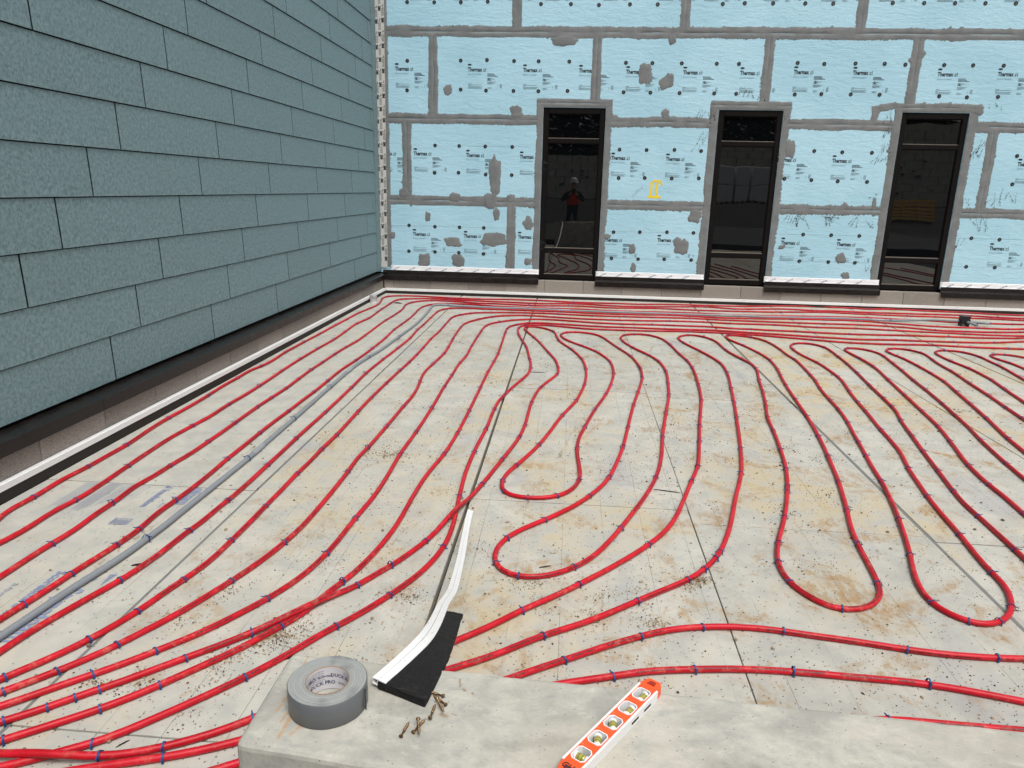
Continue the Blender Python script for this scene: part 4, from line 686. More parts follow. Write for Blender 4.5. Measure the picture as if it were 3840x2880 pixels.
# pale printed tape running up the inside corner
CT = link('corner_tape', None, loc=(-3.04, IY-.006, .41), label='pale grey printed tape running up the wall corner', cat='tape')
mb = MB(); n = 60; rings = []
for i in range(n+1):
    z = .405+5.6*i/n; lean = -.034+.034*(z-.4)/4.0; j = .004*noise.noise(Vector((0,z*4,1)))
    rings.append([(-3.098+lean,IY-.004,z),(-3.098+lean,IY-.0115,z),(-3.05+lean,IY-.0122+.002*noise.noise(Vector((z*3,2,2))),z),(-3.0+lean,IY-.0118,z),(-2.952+lean+j,IY-.0105,z),(-2.952+lean+j,IY-.004,z)])
mb.sweep(rings, True, True); child(link('tape_strip', mb.mesh('tape_strip', M['tapegrey'])), CT)
mb = MB(); vs, fs = text_geo('3M', .055, .0030, .95); w3 = max(a for a,_ in vs)
for c_ in range(3):
    z = .50+(0,.18,.02)[c_]
    while z < 5.9:
        lean = -.034+.034*(z-.4)/4.0; x0 = -3.088+.048*c_+lean
        mb.add([(x0+b, 0, z+w3-a) for a,b in vs], fs)
        rg = random.Random(int(z*100)+c_)
        for q in range(4):
            zz = z+w3+.025; t = 0
            while t < .10:
                s_ = rg.uniform(.008,.03); xx = x0+.004+.0095*q
                mb.add([(xx,0,zz+t),(xx+.0042,0,zz+t),(xx+.0042,0,zz+t+s_),(xx,0,zz+t+s_)], [(0,1,2,3)]); t += s_+.006
            if q in (1,3): pass
        zz = z+w3+.15; mb.add([(x0+.008,0,zz),(x0+.034,0,zz+.006),(x0+.03,0,zz+.034),(x0+.022,0,zz+.034),(x0+.026,0,zz+.014),(x0+.008,0,zz+.008)], [(0,1,2,3,4,5)])
        z += .355
child(link('printed_marks', mb.mesh('printed_marks', M['ink']), None, (0, IY-.0136, 0)), CT)

# white flashing tape, bronze sill flashing, block course, expansion strip along the back wall
SEGS = [(-3.06,-.508),(.398,2.106),(3.034,4.792),(5.704,9.2)]
tdesc = ['between the wall corner and the first window', 'between the first and second windows', 'between the second and third windows', 'right of the third window']
ft_v, ft_f = text_geo('Flashing Tape', .047, .0004, .72)
for si, (xa, xb) in enumerate(SEGS):
    t = link('flashing_tape', None, loc=((xa+xb)/2, IY-.02, .34), label='white flashing tape with slanted blue lettering '+tdesc[si], cat='flashing tape', group='white flashing tape lengths along the wall base')
    xa2 = xa+.13 if si == 0 else xa+.004
    n = max(8, int((xb-xa2)/.05)); rings = []
    for i in range(n+1):
        x = xa2+(xb-.002-xa2)*i/n; a = .006*noise.noise(Vector((x*2.1,si,0)))+.003*noise.noise(Vector((x*11,si,0))); b = .007*noise.noise(Vector((x*1.7,si,5)))+.004*noise.noise(Vector((x*7,si,9)))
        rings.append([(x,IY-.0105,.448+a),(x,IY-.0125,.44+a),(x,IY-.014-.003*abs(noise.noise(Vector((x*5,1,si)))),.40),(x,IY-.022-.004*abs(noise.noise(Vector((x*4,3,si)))),.366),(x,IY-.050,.345+b),(x,IY-.053,.338+b),(x,IY-.048,.338+b),(x,IY-.018,.362),(x,IY-.008,.40),(x,IY-.008,.448+a)])
    child(link('tape_strip', MB().sweep(rings, True, True).mesh('tape_strip', M['tape'], True)), t)
    mb = MB(); x = xa2+.03+.02*si; ca, sa = math.cos(R(50)), math.sin(R(50))
    while x < xb-.14:
        vs2 = []
        for a, b in ft_v:
            lx, lz = a*ca-b*sa*.8, a*sa*.42+b*ca*.62
            vs2.append((x+lx, -(.0185 if lz > .032 else .0185+(.032-lz)*.55), .358+lz))
        child(link('tape_lettering', MB().add(vs2, ft_f).mesh('tape_lettering', M['blueink']), None, (0, IY, 0)), t); x += .262
    f = link('metal_flashing', None, loc=((xa+xb)/2, IY-.08, .22), label='dark bronze metal sill flashing '+tdesc[si], cat='flashing', group='bronze sill flashing lengths along the wall base')
    prof = [(IY-.112,.216),(IY-.106,.216),(IY-.106,.288),(IY-.052,.303),(IY-.052,.372),(IY-.058,.372),(IY-.058,.309),(IY-.112,.296)]
    me = extr_x(MB(), prof, max(xa,-2.994), xb).mesh('sill_length', M['bronze']); bevel(me, .0012, 1); child(link('sill_length', me), f)
    me = extr_x(MB(), [(IY-.0555,.374),(IY-.0555,.33),(IY-.0365,.33),(IY-.0365,.374)], xa+.01, xb-.01).mesh('shadow_gap', M['band']); child(link('gap_shade_strip', me), f)  # dark strip put in for the shade between sill and tape
BB = link('block_course', None, loc=(2.5, 11.69, 0), label='low course of brown grey blocks along the foot of the blue wall', cat='block wall')
child(link('mortar_bed', MB().box((-3.03,11.692,-.05),(9.2,11.86,.272)).mesh('mortar_bed', M['mortar'])), BB)
me = MB().box((-.3055,0,.082),(.3055,.15,.281)).mesh('block', M['block']); bevel(me, .003, 1)
mes = MB().box((-.075,0,.082),(.075,.15,.281)).mesh('block', M['block']); bevel(mes, .003, 1)
child(link('block', mes, None, (-2.958,11.682,0)), BB)
x = -2.877+.3055
while x < 9.2:
    child(link('block', me, None, (x,11.682,0)), BB); x += .6185
WB = link('expansion_strip', None, loc=(2.5, 11.66, .05), label='white plastic capped dark expansion strip along the foot of the blue wall', cat='strip')
for xa, xb in ((-2.9985,-.445),(-.442,2.76),(2.763,5.985),(5.988,9.2)):
    child(link('cap', extr_x(MB(), white_prof(1, 11.647), xa, xb).mesh('cap', M['pvc'])), WB)
mb = MB(); rings = []
for i in range(241):
    xx = -2.9985+12.2*i/240; jj = .002*noise.noise(Vector((xx*3,1,4)))
    rings.append([(xx,11.6495+jj,-.02),(xx,11.6490,.0455),(xx,11.68,.0455),(xx,11.68,-.02)])
mb.sweep(rings, True, True); child(link('foam_band', mb.mesh('foam_band', M['band'])), WB)

# windows
wdesc = ['nearest the wall corner', 'in the middle of the blue wall', 'farthest right']
for wi, (xa, xb, za, zb) in enumerate(WINS):
    W = link('window', None, loc=((xa+xb)/2, IY+.06, za), label='tall dark bronze framed window '+wdesc[wi], cat='window', group='tall windows in the blue wall')
    y0, y1 = IY+.022, IY+.10
    def fr(a, b, c, d, nm, yy=y0, mt='frame', w=.0035):
        me = MB().box((a,yy,c),(b,y1,d)).mesh(nm, M[mt]); bevel(me, w, 1); return child(link(nm, me), W)
    e = .002
    fr(xa+e, xa+.082, za+e, zb-e, 'jamb'); fr(xb-.078, xb-e, za+e, zb-e, 'jamb')
    fr(xa+.083, xb-.079, zb-.085, zb-e, 'head', y0-.006); fr(xa+.083, xb-.079, za+e, za+.075, 'sill', y0+.002)
    fr(xa+.083, xb-.079, 2.392, 2.456, 'transom', y0+.003); fr(xa+.083, xb-.079, .726, .792, 'transom', y0+.003)
    for a, b in ((za+.077,.724),(.794,2.390),(2.458,zb-.087)):
        nm = 'pane'; me = MB().box((xa+.0835,IY+.052,a),(xb-.0795,IY+.060,b)).mesh(nm, M['glass']); pn = child(link(nm, me), W)
        for c, d, p_, q_ in ((xa+.0835,xb-.0795,a,a+.010),(xa+.0835,xb-.0795,b-.010,b),(xa+.0835,xa+.0925,a+.0105,b-.0105),(xb-.0885,xb-.0795,a+.0105,b-.0105)):
            me = MB().box((c,IY+.040,p_),(d,IY+.0515,q_)).mesh('glazing_bead', M['frame']); o = link('glazing_bead', me, None); o.parent = pn
    fr(xa+.084, xb-.08, za+.078, za+.088, 'gasket', IY+.036, 'bead', .001); fr(xa+.084, xb-.08, .7945, .8045, 'gasket', IY+.036, 'bead', .001); fr(xa+.084, xb-.08, 2.4585, 2.4665, 'gasket', IY+.036, 'bead', .001)
# ================================================================== PIPES
def catmull(P, step=.04):
    P = [Vector(p) for p in P]; out = []
    P = [P[0]*2-P[1]]+P+[P[-1]*2-P[-2]]
    marks = []
    for i in range(1, len(P)-2):
        p0, p1, p2, p3 = P[i-1:i+3]
        t0 = 0; t1 = t0+max(1e-4,(p1-p0).length)**.5; t2 = t1+max(1e-4,(p2-p1).length)**.5; t3 = t2+max(1e-4,(p3-p2).length)**.5
        n = max(2, int((p2-p1).length/step)); marks.append(len(out))
        for k in range(n):
            t = t1+(t2-t1)*k/n
            a1 = p0*((t1-t)/(t1-t0))+p1*((t-t0)/(t1-t0)); a2 = p1*((t2-t)/(t2-t1))+p2*((t-t1)/(t2-t1)); a3 = p2*((t3-t)/(t3-t2))+p3*((t-t2)/(t3-t2))
            b1 = a1*((t2-t)/(t2-t0))+a2*((t-t0)/(t2-t0)); b2 = a2*((t3-t)/(t3-t1))+a3*((t-t1)/(t3-t1))
            out.append(b1*((t2-t)/(t2-t1))+b2*((t-t1)/(t2-t1)))
    marks.append(len(out)); out.append(P[-2]); return out, marks
def tube(pts, r, n, mat, name, cap=True):
    N = len(pts); vs = []; fs = []; uvs = []; u = 0; us = []
    for i, p in enumerate(pts):
        if i: u += (p-pts[i-1]).length
        us.append(u); t = (pts[min(i+1,N-1)]-pts[max(i-1,0)]).normalized()
        s = t.cross(Vector((0,0,1)))
        s = s.normalized() if s.length > 1e-3 else Vector((1,0,0))
        up = s.cross(t).normalized()
        for j in range(n):
            a = 2*math.pi*j/n; vs.append(p+up*(r*math.cos(a))+s*(r*math.sin(a)))
    for i in range(N-1):
        for j in range(n):
            k = (j+1) % n; fs.append((i*n+j, i*n+k, (i+1)*n+k, (i+1)*n+j))
            uvs += [(us[i], j/n), (us[i], (j+1)/n), (us[i+1], (j+1)/n), (us[i+1], j/n)]
    me = bpy.data.meshes.new(name); me.from_pydata([tuple(v) for v in vs], [], fs)
    uvl = me.uv_layers.new(name='UVMap'); uvl.data.foreach_set('uv', [c for q in uvs for c in q])
    me.polygons.foreach_set('use_smooth', [True]*len(me.polygons)); me.materials.append(mat); me.update(); return me
RP = .0124
def clip_mesh(r, h=0.0, name='pipe_clip'):
    mb = MB(); path = [(-r-.0014,-.004),(-r-.0014,r*.9+h)]; rr = r+.0012
    for i in range(1, 8): a = math.pi*(1-i/8); path.append((rr*math.cos(a), r+h+rr*math.sin(a)))
    path += [(r+.0014,r*.9+h),(r+.0020,-.004)]
    rings = []
    for i, (y, z) in enumerate(path):
        a, b = path[max(i-1,0)], path[min(i+1,len(path)-1)]; d = Vector((b[0]-a[0], b[1]-a[1])).normalized(); n_ = Vector((-d.y, d.x))
        w = .0031 if 1 < i < len(path)-2 else .0036
        rings.append([(-w, y-n_.x*.0002, z-n_.y*.0002), (w, y-n_.x*.0002, z-n_.y*.0002), (w, y+n_.x*.0018, z+n_.y*.0018), (-w, y+n_.x*.0018, z+n_.y*.0018)])
    mb.sweep(rings, True, True)
    mb.box((-.0022,-r-.0135,r*1.55+h),(.0022,-r*.75,r*1.75+h)); mb.box((-.0019,r+.0045,r*.55+h),(.0019,r+.0105,r*.8+h))
    return mb.mesh(name, M['clip'])
CLIPS = [clip_mesh(RP), clip_mesh(RP, .002), clip_mesh(RP, .008)]
CCLIP = clip_mesh(.0154, .006)
PATHS = {}
for q in range(1, 4):      # hairpins carrying on beyond the right edge of the view (mirrored in the window glass)
    RUNS['X%d' % q] = [(x+2.3+1.1*(q-1), y-.05*q, t) for x, y, t in RUNS['P16']]
for nm, pts in RUNS.items():
    P = [Vector((x, y, RP)) for x, y, t in pts]
    if nm != 'P14':
        d0 = (P[0]-P[1]).normalized(); P = [P[0]+d0*.7]+P; flags = [0]+[t for *_, t in pts]
    else: d0 = (P[0]-P[1]).normalized(); P = [P[0]+d0*.7]+P; flags = [0]+[t for *_, t in pts]
    if nm != 'CON': d1 = (P[-1]-P[-2]).normalized(); P.append(P[-1]+d1*.7); flags.append(0)
    pp, mk_ = catmull(P)
    for _ in range(5):        # ease out small kinks
        q = [v.copy() for v in pp]
        for i in range(1, len(pp)-1): q[i] = pp[i]*.5+(pp[i-1]+pp[i+1])*.25
        pp = q
    PATHS[nm] = (pp, mk_, flags)
def lift(upper, lower, amt=.0225, sig=.16):
    A = PATHS[upper][0]; B = PATHS[lower][0]; hits = []
    for i in range(len(A)-1):
        a, b = A[i], A[i+1]
        for j in range(len(B)-1):
            c, d = B[j], B[j+1]
            if abs(a.x-c.x) > .12 or abs(a.y-c.y) > .12: continue
            r_ = (b.x-a.x)*(d.y-c.y)-(b.y-a.y)*(d.x-c.x)
            if abs(r_) < 1e-9: continue
            t = ((c.x-a.x)*(d.y-c.y)-(c.y-a.y)*(d.x-c.x))/r_; u = ((c.x-a.x)*(b.y-a.y)-(c.y-a.y)*(b.x-a.x))/r_
            if 0 <= t < 1 and 0 <= u < 1: hits.append(i)
    S = [0]
    for i in range(1, len(A)): S.append(S[-1]+(A[i]-A[i-1]).length)
    for h in hits:
        for i, p in enumerate(A):
            p.z = max(p.z, RP+amt*math.exp(-((S[i]-S[h])/sig)**2))
for lo in ('P10','P11'): lift('P9', lo)
lift('P13', 'P12') if 'P12' in RUNS else None
for lo in ('P3','P4','P5'): lift('CON', lo, .026, .22)
NAMES = {'P1':'red heating pipe nearest the teal siding, hugging both walls', 'P2':'second red heating pipe out from the teal siding', 'P3':'third red heating pipe out from the teal siding',
 'P4':'red heating pipe just left of the grey conduit', 'P5':'red heating pipe just right of the grey conduit', 'P6':'second red heating pipe right of the grey conduit',
 'P7':'third red heating pipe right of the grey conduit', 'P8':'fourth red heating pipe right of the grey conduit, bending at the far corner', 'P10':'red heating pipe crossed over by a looping pipe left of the white strip',
 'P11':'red heating pipe passing just left of the open floor joint', 'P9':'red heating pipe snaking in long loops behind the tape roll', 'P13':'red heating pipe snaking in loops behind the orange level',
 'P15':'red heating pipe making a narrow hairpin toward the right edge', 'P16':'red heating pipe hairpin beside the far right floor joint', 'P17':'red heating pipe hairpin with its bend below the black box',
 'P18':'red heating pipe hairpin cut off by the right edge', 'P14':'red heating pipe arching across in front of the two bottom loops', 'Q2':'red heating pipe passing just behind the tip of the orange level', 'Q3':'red heating pipe half hidden behind the concrete ledge at right'}
for q in range(1, 4): NAMES['X%d' % q] = 'red heating pipe hairpin right of the camera view, seen only in the window glass'
for nm, (pts, marks, flags) in PATHS.items():
    if nm == 'CON': continue
    ctr = pts[len(pts)//2].copy(); ctr.z = 0
    o = link('heating_pipe', None, loc=ctr, label=NAMES[nm], cat='pipe', group='red heating pipes on the floor')
    for p in pts: p.z += .0012*noise.noise(Vector((p.x*2, p.y*2, 3)))
    me = tube([p-ctr for p in pts], RP, 12, M['pipe'], 'tube'); link('tube', me, o)
    for mi, fl in zip(marks, flags):
        if not fl: continue
        mi = min(max(mi, 1), len(pts)-2); t = (pts[mi+1]-pts[mi-1]).normalized(); q = pts[mi]
        e = rnd.random(); me = CLIPS[0 if e < .6 else (1 if e < .88 else 2)]
        flip = math.pi if (t.x*1.0 < 0) != (rnd.random() < .2) else 0
        c = link('pipe_clip', me, o, (q.x-ctr.x, q.y-ctr.y, max(0, q.z-RP)), (R(rnd.uniform(-9,9)), R(rnd.uniform(-6,6)), math.atan2(t.y,t.x)+R(rnd.uniform(-14,14))+flip))
# grey conduit
pts, marks, flags = PATHS['CON']; n = len(pts)
S = [0]
for i in range(1, n): S.append(S[-1]+(pts[i]-pts[i-1]).length)
for i, p in enumerate(pts):
    p.z += .0035; rem = S[-1]-S[i]
    if rem < .9: p.z = max(p.z, .016+.046*max(0, min(1, (.9-rem)/.55))**1.5)
ctr = pts[n//2].copy(); ctr.z = 0
CO = link('conduit', None, loc=ctr, label='grey plastic conduit run bending at the far corner to the black box', cat='conduit')
link('tube', tube([p-ctr for p in pts], .0152, 14, M['conduit'], 'tube'), CO)
for mi, fl in zip(marks, flags):
    if fl:
        t = (pts[mi+1]-pts[mi-1]).normalized(); q = pts[mi]
        link('pipe_clip', CCLIP, CO, (q.x-ctr.x, q.y-ctr.y, 0), (0, 0, math.atan2(t.y,t.x)+(math.pi if t.x < 0 else 0)))
def near(x, y): return min(range(n), key=lambda i: (pts[i].x-x)**2+(pts[i].y-y)**2)
for x, y, L in ((-2.43,4.30,2),(-2.06,6.47,2),(-1.72,10.52,3),(-.06,10.33,2),(2.23,10.36,2),(4.37,10.43,2)):
    i = near(x, y); i = min(max(i, L), n-L-1); link('coupling', tube([p-ctr for p in pts[i-L:i+L+1]], .0170, 14, M['coupling'], 'coupling'), CO)
# black junction box with stubs
e_ = pts[-1]; BX = link('junction_box', None, loc=(e_.x+.06, e_.y, 0), label='black plastic junction box standing on a stake among the far pipes', cat='box')
me = MB().box((-.056,-.045,.022),(.056,.045,.132)).mesh('body', M['black']); bevel(me, .004, 2); link('body', me, BX)
me = MB().box((-.061,-.050,.132),(.061,.050,.142)).mesh('lid', M['black']); bevel(me, .003, 1); link('lid', me, BX)
for sx in (-1, 1):
    mb = MB(); mb.lathe([(.020,0),(.024,.002),(.024,.02),(.020,.022)], 16); mb.v = [(sx*(.056+c), a, .062+b) for a,b,c in mb.v]; link('hub', mb.mesh('hub', M['black'], True), BX)
link('stub_conduit', tube([Vector((.075,0,.060)), Vector((.16,-.004,.057)), Vector((.27,-.01,.052))], .0175, 14, M['conduit'], 'stub_conduit'), BX)
link('coupling', tube([Vector((.255,-.0095,.0525)), Vector((.29,-.011,.052)), Vector((.325,-.012,.051))], .0212, 14, M['coupling'], 'coupling'), BX)
mb = MB(); a_, b_ = Vector((.02,-.055,.062)), Vector((.07,-.20,.048)); ax = (b_-a_).normalized(); s_ = ax.cross(Vector((0,0,1))).normalized(); u_ = s_.cross(ax)
rg_ = lambda c, r: [tuple(c+s_*r*math.cos(2*math.pi*j/14)+u_*r*math.sin(2*math.pi*j/14)) for j in range(14)]
mb.sweep([rg_(a_,.0175), rg_(b_,.0175), rg_(b_,.013), rg_(a_+(b_-a_)*.3,.013)], True, False); link('open_stub', mb.mesh('open_stub', M['conduit'], True), BX)
me = MB().box((.012,-.075,-.03),(.026,-.066,.075)).mesh('stake', M['gapdark']); link('stake', me, BX)
for sx in (-.05,.045): link('foot', MB().box((sx-.006,-.045,0),(sx+.006,.045,.022)).mesh('foot', M['black']), BX)
# capped drain stub in the corner
DR = link('drain_stub', None, loc=(-2.925,10.62,0), label='white drain stub capped with foil tape in the far wall corner', cat='drain')
mb = MB(); mb.lathe([(.050,-.01),(.0505,.056),(.054,.058),(.054,.080),(.050,.082)], 28); link('collar', mb.mesh('collar', M['wplas'], True), DR)
mb = MB(); n_ = 36; rings = []
for k_, (r, z) in enumerate(((.0548,.066),(.0552,.088),(.054,.106),(.045,.115),(.025,.117),(.001,.116))):
    rings.append([((r+.0025*noise.noise(Vector((math.cos(2*math.pi*j/n_)*4,math.sin(2*math.pi*j/n_)*4,z*40))))*math.cos(2*math.pi*j/n_), (r+.0025*noise.noise(Vector((math.cos(2*math.pi*j/n_)*4,math.sin(2*math.pi*j/n_)*4,z*40))))*math.sin(2*math.pi*j/n_), z+.004*noise.noise(Vector((math.cos(2*math.pi*j/n_)*5,math.sin(2*math.pi*j/n_)*5,r*60)))) for j in range(n_)])
mb.sweep(rings, True, False); link('foil_cap', mb.mesh('foil_cap', M['foil'], False), DR)
# small litter on the floor
def scrap(name, x, y, L, w, h, rot, mat, label, cat):
    mb = MB(); n_ = 10; rings = []
    for i in range(n_+1):
        t = i/n_; f = max(.15, math.sin(math.pi*min(1, max(0, t*.9+.05)))**.6); yy = w*.25*noise.noise(Vector((t*3, x, y)))
        rings.append([((t-.5)*L, yy-w/2*f, 0), ((t-.5)*L, yy-w/4*f, h*f), ((t-.5)*L, yy+w/4*f, h*f*.8), ((t-.5)*L, yy+w/2*f, 0)])
    mb.sweep(rings, True, True); link(name, mb.mesh(name, M[mat], True), None, (x, y, .001), (0,0,R(rot)), label, cat)
scrap('rubber_scrap', -1.913, 2.842, .06, .014, .006, 28, 'foam', 'black rubber scrap beside the grey conduit at left', 'scrap')
scrap('bark_scrap', -2.556, 10.63, .13, .045, .02, -5, 'bark', 'brown bark scrap near the far wall corner', 'scrap')
scrap('rubber_scrap', -.28, 6.75, .16, .02, .004, 0, 'foam', 'black rubber sliver inside the first pipe loop', 'scrap')
scrap('rubber_scrap', -1.33, 1.79, .042, .006, .003, 55, 'gapdark', 'thin black sliver near the bottom pipes', 'scrap')
scrap('foam_chunk', 2.18, 2.42, .022, .018, .016, 20, 'foam', 'small black foam chunk on the floor near the right edge', 'scrap')
scrap('wood_chip', -.06, 3.05, .06, .012, .003, 25, 'bark', 'dark wood chip inside the bottom pipe loop', 'scrap')
scrap('rubber_scrap', .62, 4.02, .16, .012, .004, -12, 'gapdark', 'black rubber sliver beside the middle loop pipe', 'scrap')
scrap('rubber_scrap', -.98, 2.26, .07, .014, .004, 30, 'foam', 'black rubber scrap where two pipes cross', 'scrap')

# ================================================================== FOREGROUND LEDGE AND TOOLS
ZL = .778
bm = bmesh.new()
poly = [(-.537,.992),(2.4,.70),(2.4,1.095),(-.5345,1.2475)]
vb = [bm.verts.new((x, y, -.06)) for x, y in poly]; vt = [bm.verts.new((x, y, ZL)) for x, y in poly]
bm.faces.new(vb[::-1]); bm.faces.new(vt)
for i in range(4): bm.faces.new((vb[i], vb[(i+1)%4], vt[(i+1)%4], vt[i]))
es = [e for e in bm.edges if e.calc_length() > 2]; bmesh.ops.subdivide_edges(bm, edges=es, cuts=60, use_grid_fill=True)
es = [e for e in bm.edges if len(e.link_faces) == 2 and e.calc_face_angle(0) > R(40)]
bmesh.ops.bevel(bm, geom=es, offset=.013, segments=3, affect='EDGES', profile=.5)
for v in bm.verts:
    if v.co.z > .7 and v.co.z < ZL-.0004: v.co += Vector((noise.noise(v.co*18), noise.noise(v.co*18+Vector((9,0,0))), noise.noise(v.co*22+Vector((0,9,0)))))*.0022
bmesh.ops.recalc_face_normals(bm, faces=bm.faces)
me = bpy.data.meshes.new('concrete_ledge'); bm.to_mesh(me); bm.free(); me.materials.append(M['concrete'])
link('concrete_ledge', me, label='low concrete wall with rust stained top in the foreground', cat='concrete wall')

# duct tape roll
TR = link('tape_roll', None, loc=(-.4105,1.108,ZL+.0006), label='roll of silver grey duct tape standing flat on the concrete ledge', cat='tape roll')
RO, RI, TH = .0715, .0395, .048
def lathe_obj(prof, mat, nm, seg=72):
    mb = MB(); mb.lathe(prof, seg); return link(nm, mb.mesh(nm, mat, True), TR)
lathe_obj([(RO-.001,0),(RO,.001),(RO,TH-.001),(RO-.0012,TH)], M['tapeside'], 'outer_layer')
mb = MB(); n_ = 96; prof = [(RO-.0013,TH+.0001)]
for i in range(1, 30): r = RO-.0013-(RO-.0013-RI)*i/30; prof.append((r, TH-.0004+.0011*noise.noise(Vector((r*700,1,0)))))
prof.append((RI, TH-.001)); mb.lathe(prof, n_)
for i, v in enumerate(mb.v): mb.v[i] = (v[0], v[1], v[2]+.0007*noise.noise(Vector(v)*60))
link('tape_layers', mb.mesh('tape_layers', M['rings'], True), TR)
lathe_obj([(RI,TH-.0008),(RI-.0002,TH+.0003),(RI-.0012,TH+.0002),(RI-.0014,TH-.001)], M['card'], 'card_rim')
lathe_obj([(RI-.0014,TH-.001),(RI-.0014,.0005)], M['core'], 'core')
def core_text(s, size, th0, z, bold=0.0, sx=1.0, mat='blueink'):
    vs, fs = text_geo(s, size, bold, sx); r = RI-.0018
    return [(r*math.cos(th0-a/r), r*math.sin(th0-a/r), z+b) for a, b in vs], fs
mb = MB()
for th in (-15, 105, 225): 
    t0 = R(th+180)
    for s, sz, dt, z, bo, sx in (('DUCK PRO', .0105, 0, .0115, .0002, .95), ('by Shurtape', .0062, -86, .0125, .0001, .9)):
        mb.add(*core_text(s, sz, t0+R(dt), z, bo, sx))
    for i in range(5):
        a0 = t0-R(-14); mb.add(*core_text('Duct tape usage and safety lines', .0034, a0, .0215+.0046*i, 0, .9))
    mb.add(*core_text('DUCK PRO', .0105, t0-R(64), .0262, .0002, .95)); mb.add(*core_text('by Shurtape', .0062, t0-R(64+84), .0270, .0001, .9))
link('core_print', mb.mesh('core_print', M['blueink']), TR)
mb = MB(); rings = []
for i in range(9):
    a = R(-8-i*1.2); d = .0005+.0012*(i/8)**2*6; rings.append([((RO+d)*math.cos(a)+.0, (RO+d)*math.sin(a)+i*.0012, .0015), ((RO+d)*math.cos(a), (RO+d)*math.sin(a)+i*.0012, TH-.002-.002*(i%2))])
mb.sweep(rings, False, False); link('loose_end', mb.mesh('loose_end', M['tapeside'], True), TR)

# torpedo level lying on its side
LU = Vector((.5715,.8206,0)); LV = Vector((.8206,-.5715,0))     # along, across
LC = Vector((.1075,1.0855,ZL))
LV_ = link('spirit_level', None, loc=LC, label='orange and white torpedo spirit level lying on the concrete ledge', cat='spirit level')
LV_.rotation_euler = (0,0,math.atan2(LU.y,LU.x))       # local x along, local -y toward camera right
HW, TK = .0205, .023
def lbox(nm, a, b, mt, bv=.0008):
    me = MB().box(a, b).mesh(nm, M[mt]); bevel(me, bv, 1); return link(nm, me, LV_)
# body with five openings, built as ribs between octagonal window frames
VX = [.0985-.049*i for i in range(5)]
bm = bmesh.new()
def octo(cx, a, b, c): return [(cx-a+c,-b),(cx+a-c,-b),(cx+a,-b+c),(cx+a,b-c),(cx+a-c,b),(cx-a+c,b),(cx-a,b-c),(cx-a,-b+c)]
IN = HW-.0042
def web(mb, z, flip):
    xs = [-.1285]+[v for cx in reversed(VX) for v in (cx-.0195, cx+.0195)]+[.1285]
    for i in range(0, len(xs), 2):
        mb.add([(xs[i],-IN,z),(xs[i+1],-IN,z),(xs[i+1],IN,z),(xs[i],IN,z)], [(0,1,2,3)])
    for cx in VX:
        o = octo(cx,.0158,.0133,.0052); sq = [(cx-.0195,-IN),(cx+.0195,-IN),(cx+.0195,IN),(cx-.0195,IN)]
        vs = [(x,y,z) for x,y in o]+[(x,y,z) for x,y in sq]
        mb.add(vs, [(8,9,1,0),(9,2,1),(9,10,3,2),(10,4,3),(10,11,5,4),(11,6,5),(11,8,7,6),(8,0,7)])
mb = MB(); web(mb, TK-.0016, 0); web(mb, .0016, 1)
mb.add([(x,y,z) for z in (.0016,TK-.0016) for x,y in ((-.1285,-IN),(.1285,-IN),(.1285,IN),(-.1285,IN))], [(0,1,5,4),(2,3,7,6)])
link('body', mb.mesh('body', M['orange']), LV_)
for s in (-1, 1):
    y0, y1 = sorted((s*IN, s*HW)); lbox('rail', (-.1255,y0,0),(.1255,y1,TK), 'wpaint')
    mb = MB(); q = s   # tapered nose
    a = [(s*.1255,-HW+.0012),(s*.1255,HW-.0012),(s*.140,HW-.004),(s*.151,HW-.0105),(s*.151,-HW+.0085),(s*.143,-HW+.003)]
    if s < 0: a = a[::-1]
    me = MB(); me.sweep([[(x,y,z) for x,y in a] for z in (.0008,TK-.0008)], True, True); me = me.mesh('nose', M['orange']); bevel(me, .0018, 2); no = link('nose', me, LV_)
    h = [(s*.132,-.0085),(s*.144,-.0065),(s*.144,.0045),(s*.132,.0085)]
    if s < 0: h = h[::-1]
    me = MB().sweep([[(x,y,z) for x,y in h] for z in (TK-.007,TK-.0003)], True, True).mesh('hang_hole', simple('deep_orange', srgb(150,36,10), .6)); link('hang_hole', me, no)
for i, cx in enumerate(VX):
    mb = MB(); o1 = octo(cx,.0165,.0140,.0054); o2 = octo(cx,.0149,.0124,.0049)
    mb.sweep([[(x,y,TK-.0016) for x,y in o1], [(x,y,TK-.0002) for x,y in o1], [(x,y,TK-.0002) for x,y in o2], [(x,y,.001) for x,y in o2]], True, False)
    vh = link('vial_housing', mb.mesh('vial_housing', M['wplas']), LV_)
    ang = R((0,0,45,60,120)[i]) if i > 1 else R(0)
    L = .0088
    if i > 1: ang = R((0,0,32,28,92)[i])
    d = Vector((math.cos(ang), math.sin(ang), 0)); sd_ = Vector((-d.y, d.x, 0)); c = Vector((cx, -.003 if i < 2 else 0, TK-.0085))
    def ring(t, r): return [tuple(c+d*t+sd_*r*math.cos(2*math.pi*j/14)+Vector((0,0,1))*r*math.sin(2*math.pi*j/14)) for j in range(14)]
    mb = MB(); mb.sweep([ring(-L,.0062), ring(-.003,.0066), ring(.003,.0066), ring(L,.0062)], True, True); link('vial', mb.mesh('vial', M['vial'], True), LV_)
    for t in (-.0032,.0032):
        mb = MB(); mb.sweep([ring(t-.0004,.0068), ring(t+.0004,.0068)], True, False); link('vial_line', mb.mesh('vial_line', M['black']), vh)
    for sg in (-1, 1):
        mb = MB(); mb.sweep([ring(sg*L*.93,.0070), ring(sg*(L+.0030),.0074), ring(sg*(L+.0042),.005)], True, True); link('vial_cap', mb.mesh('vial_cap', M['wplas'], True), LV_)
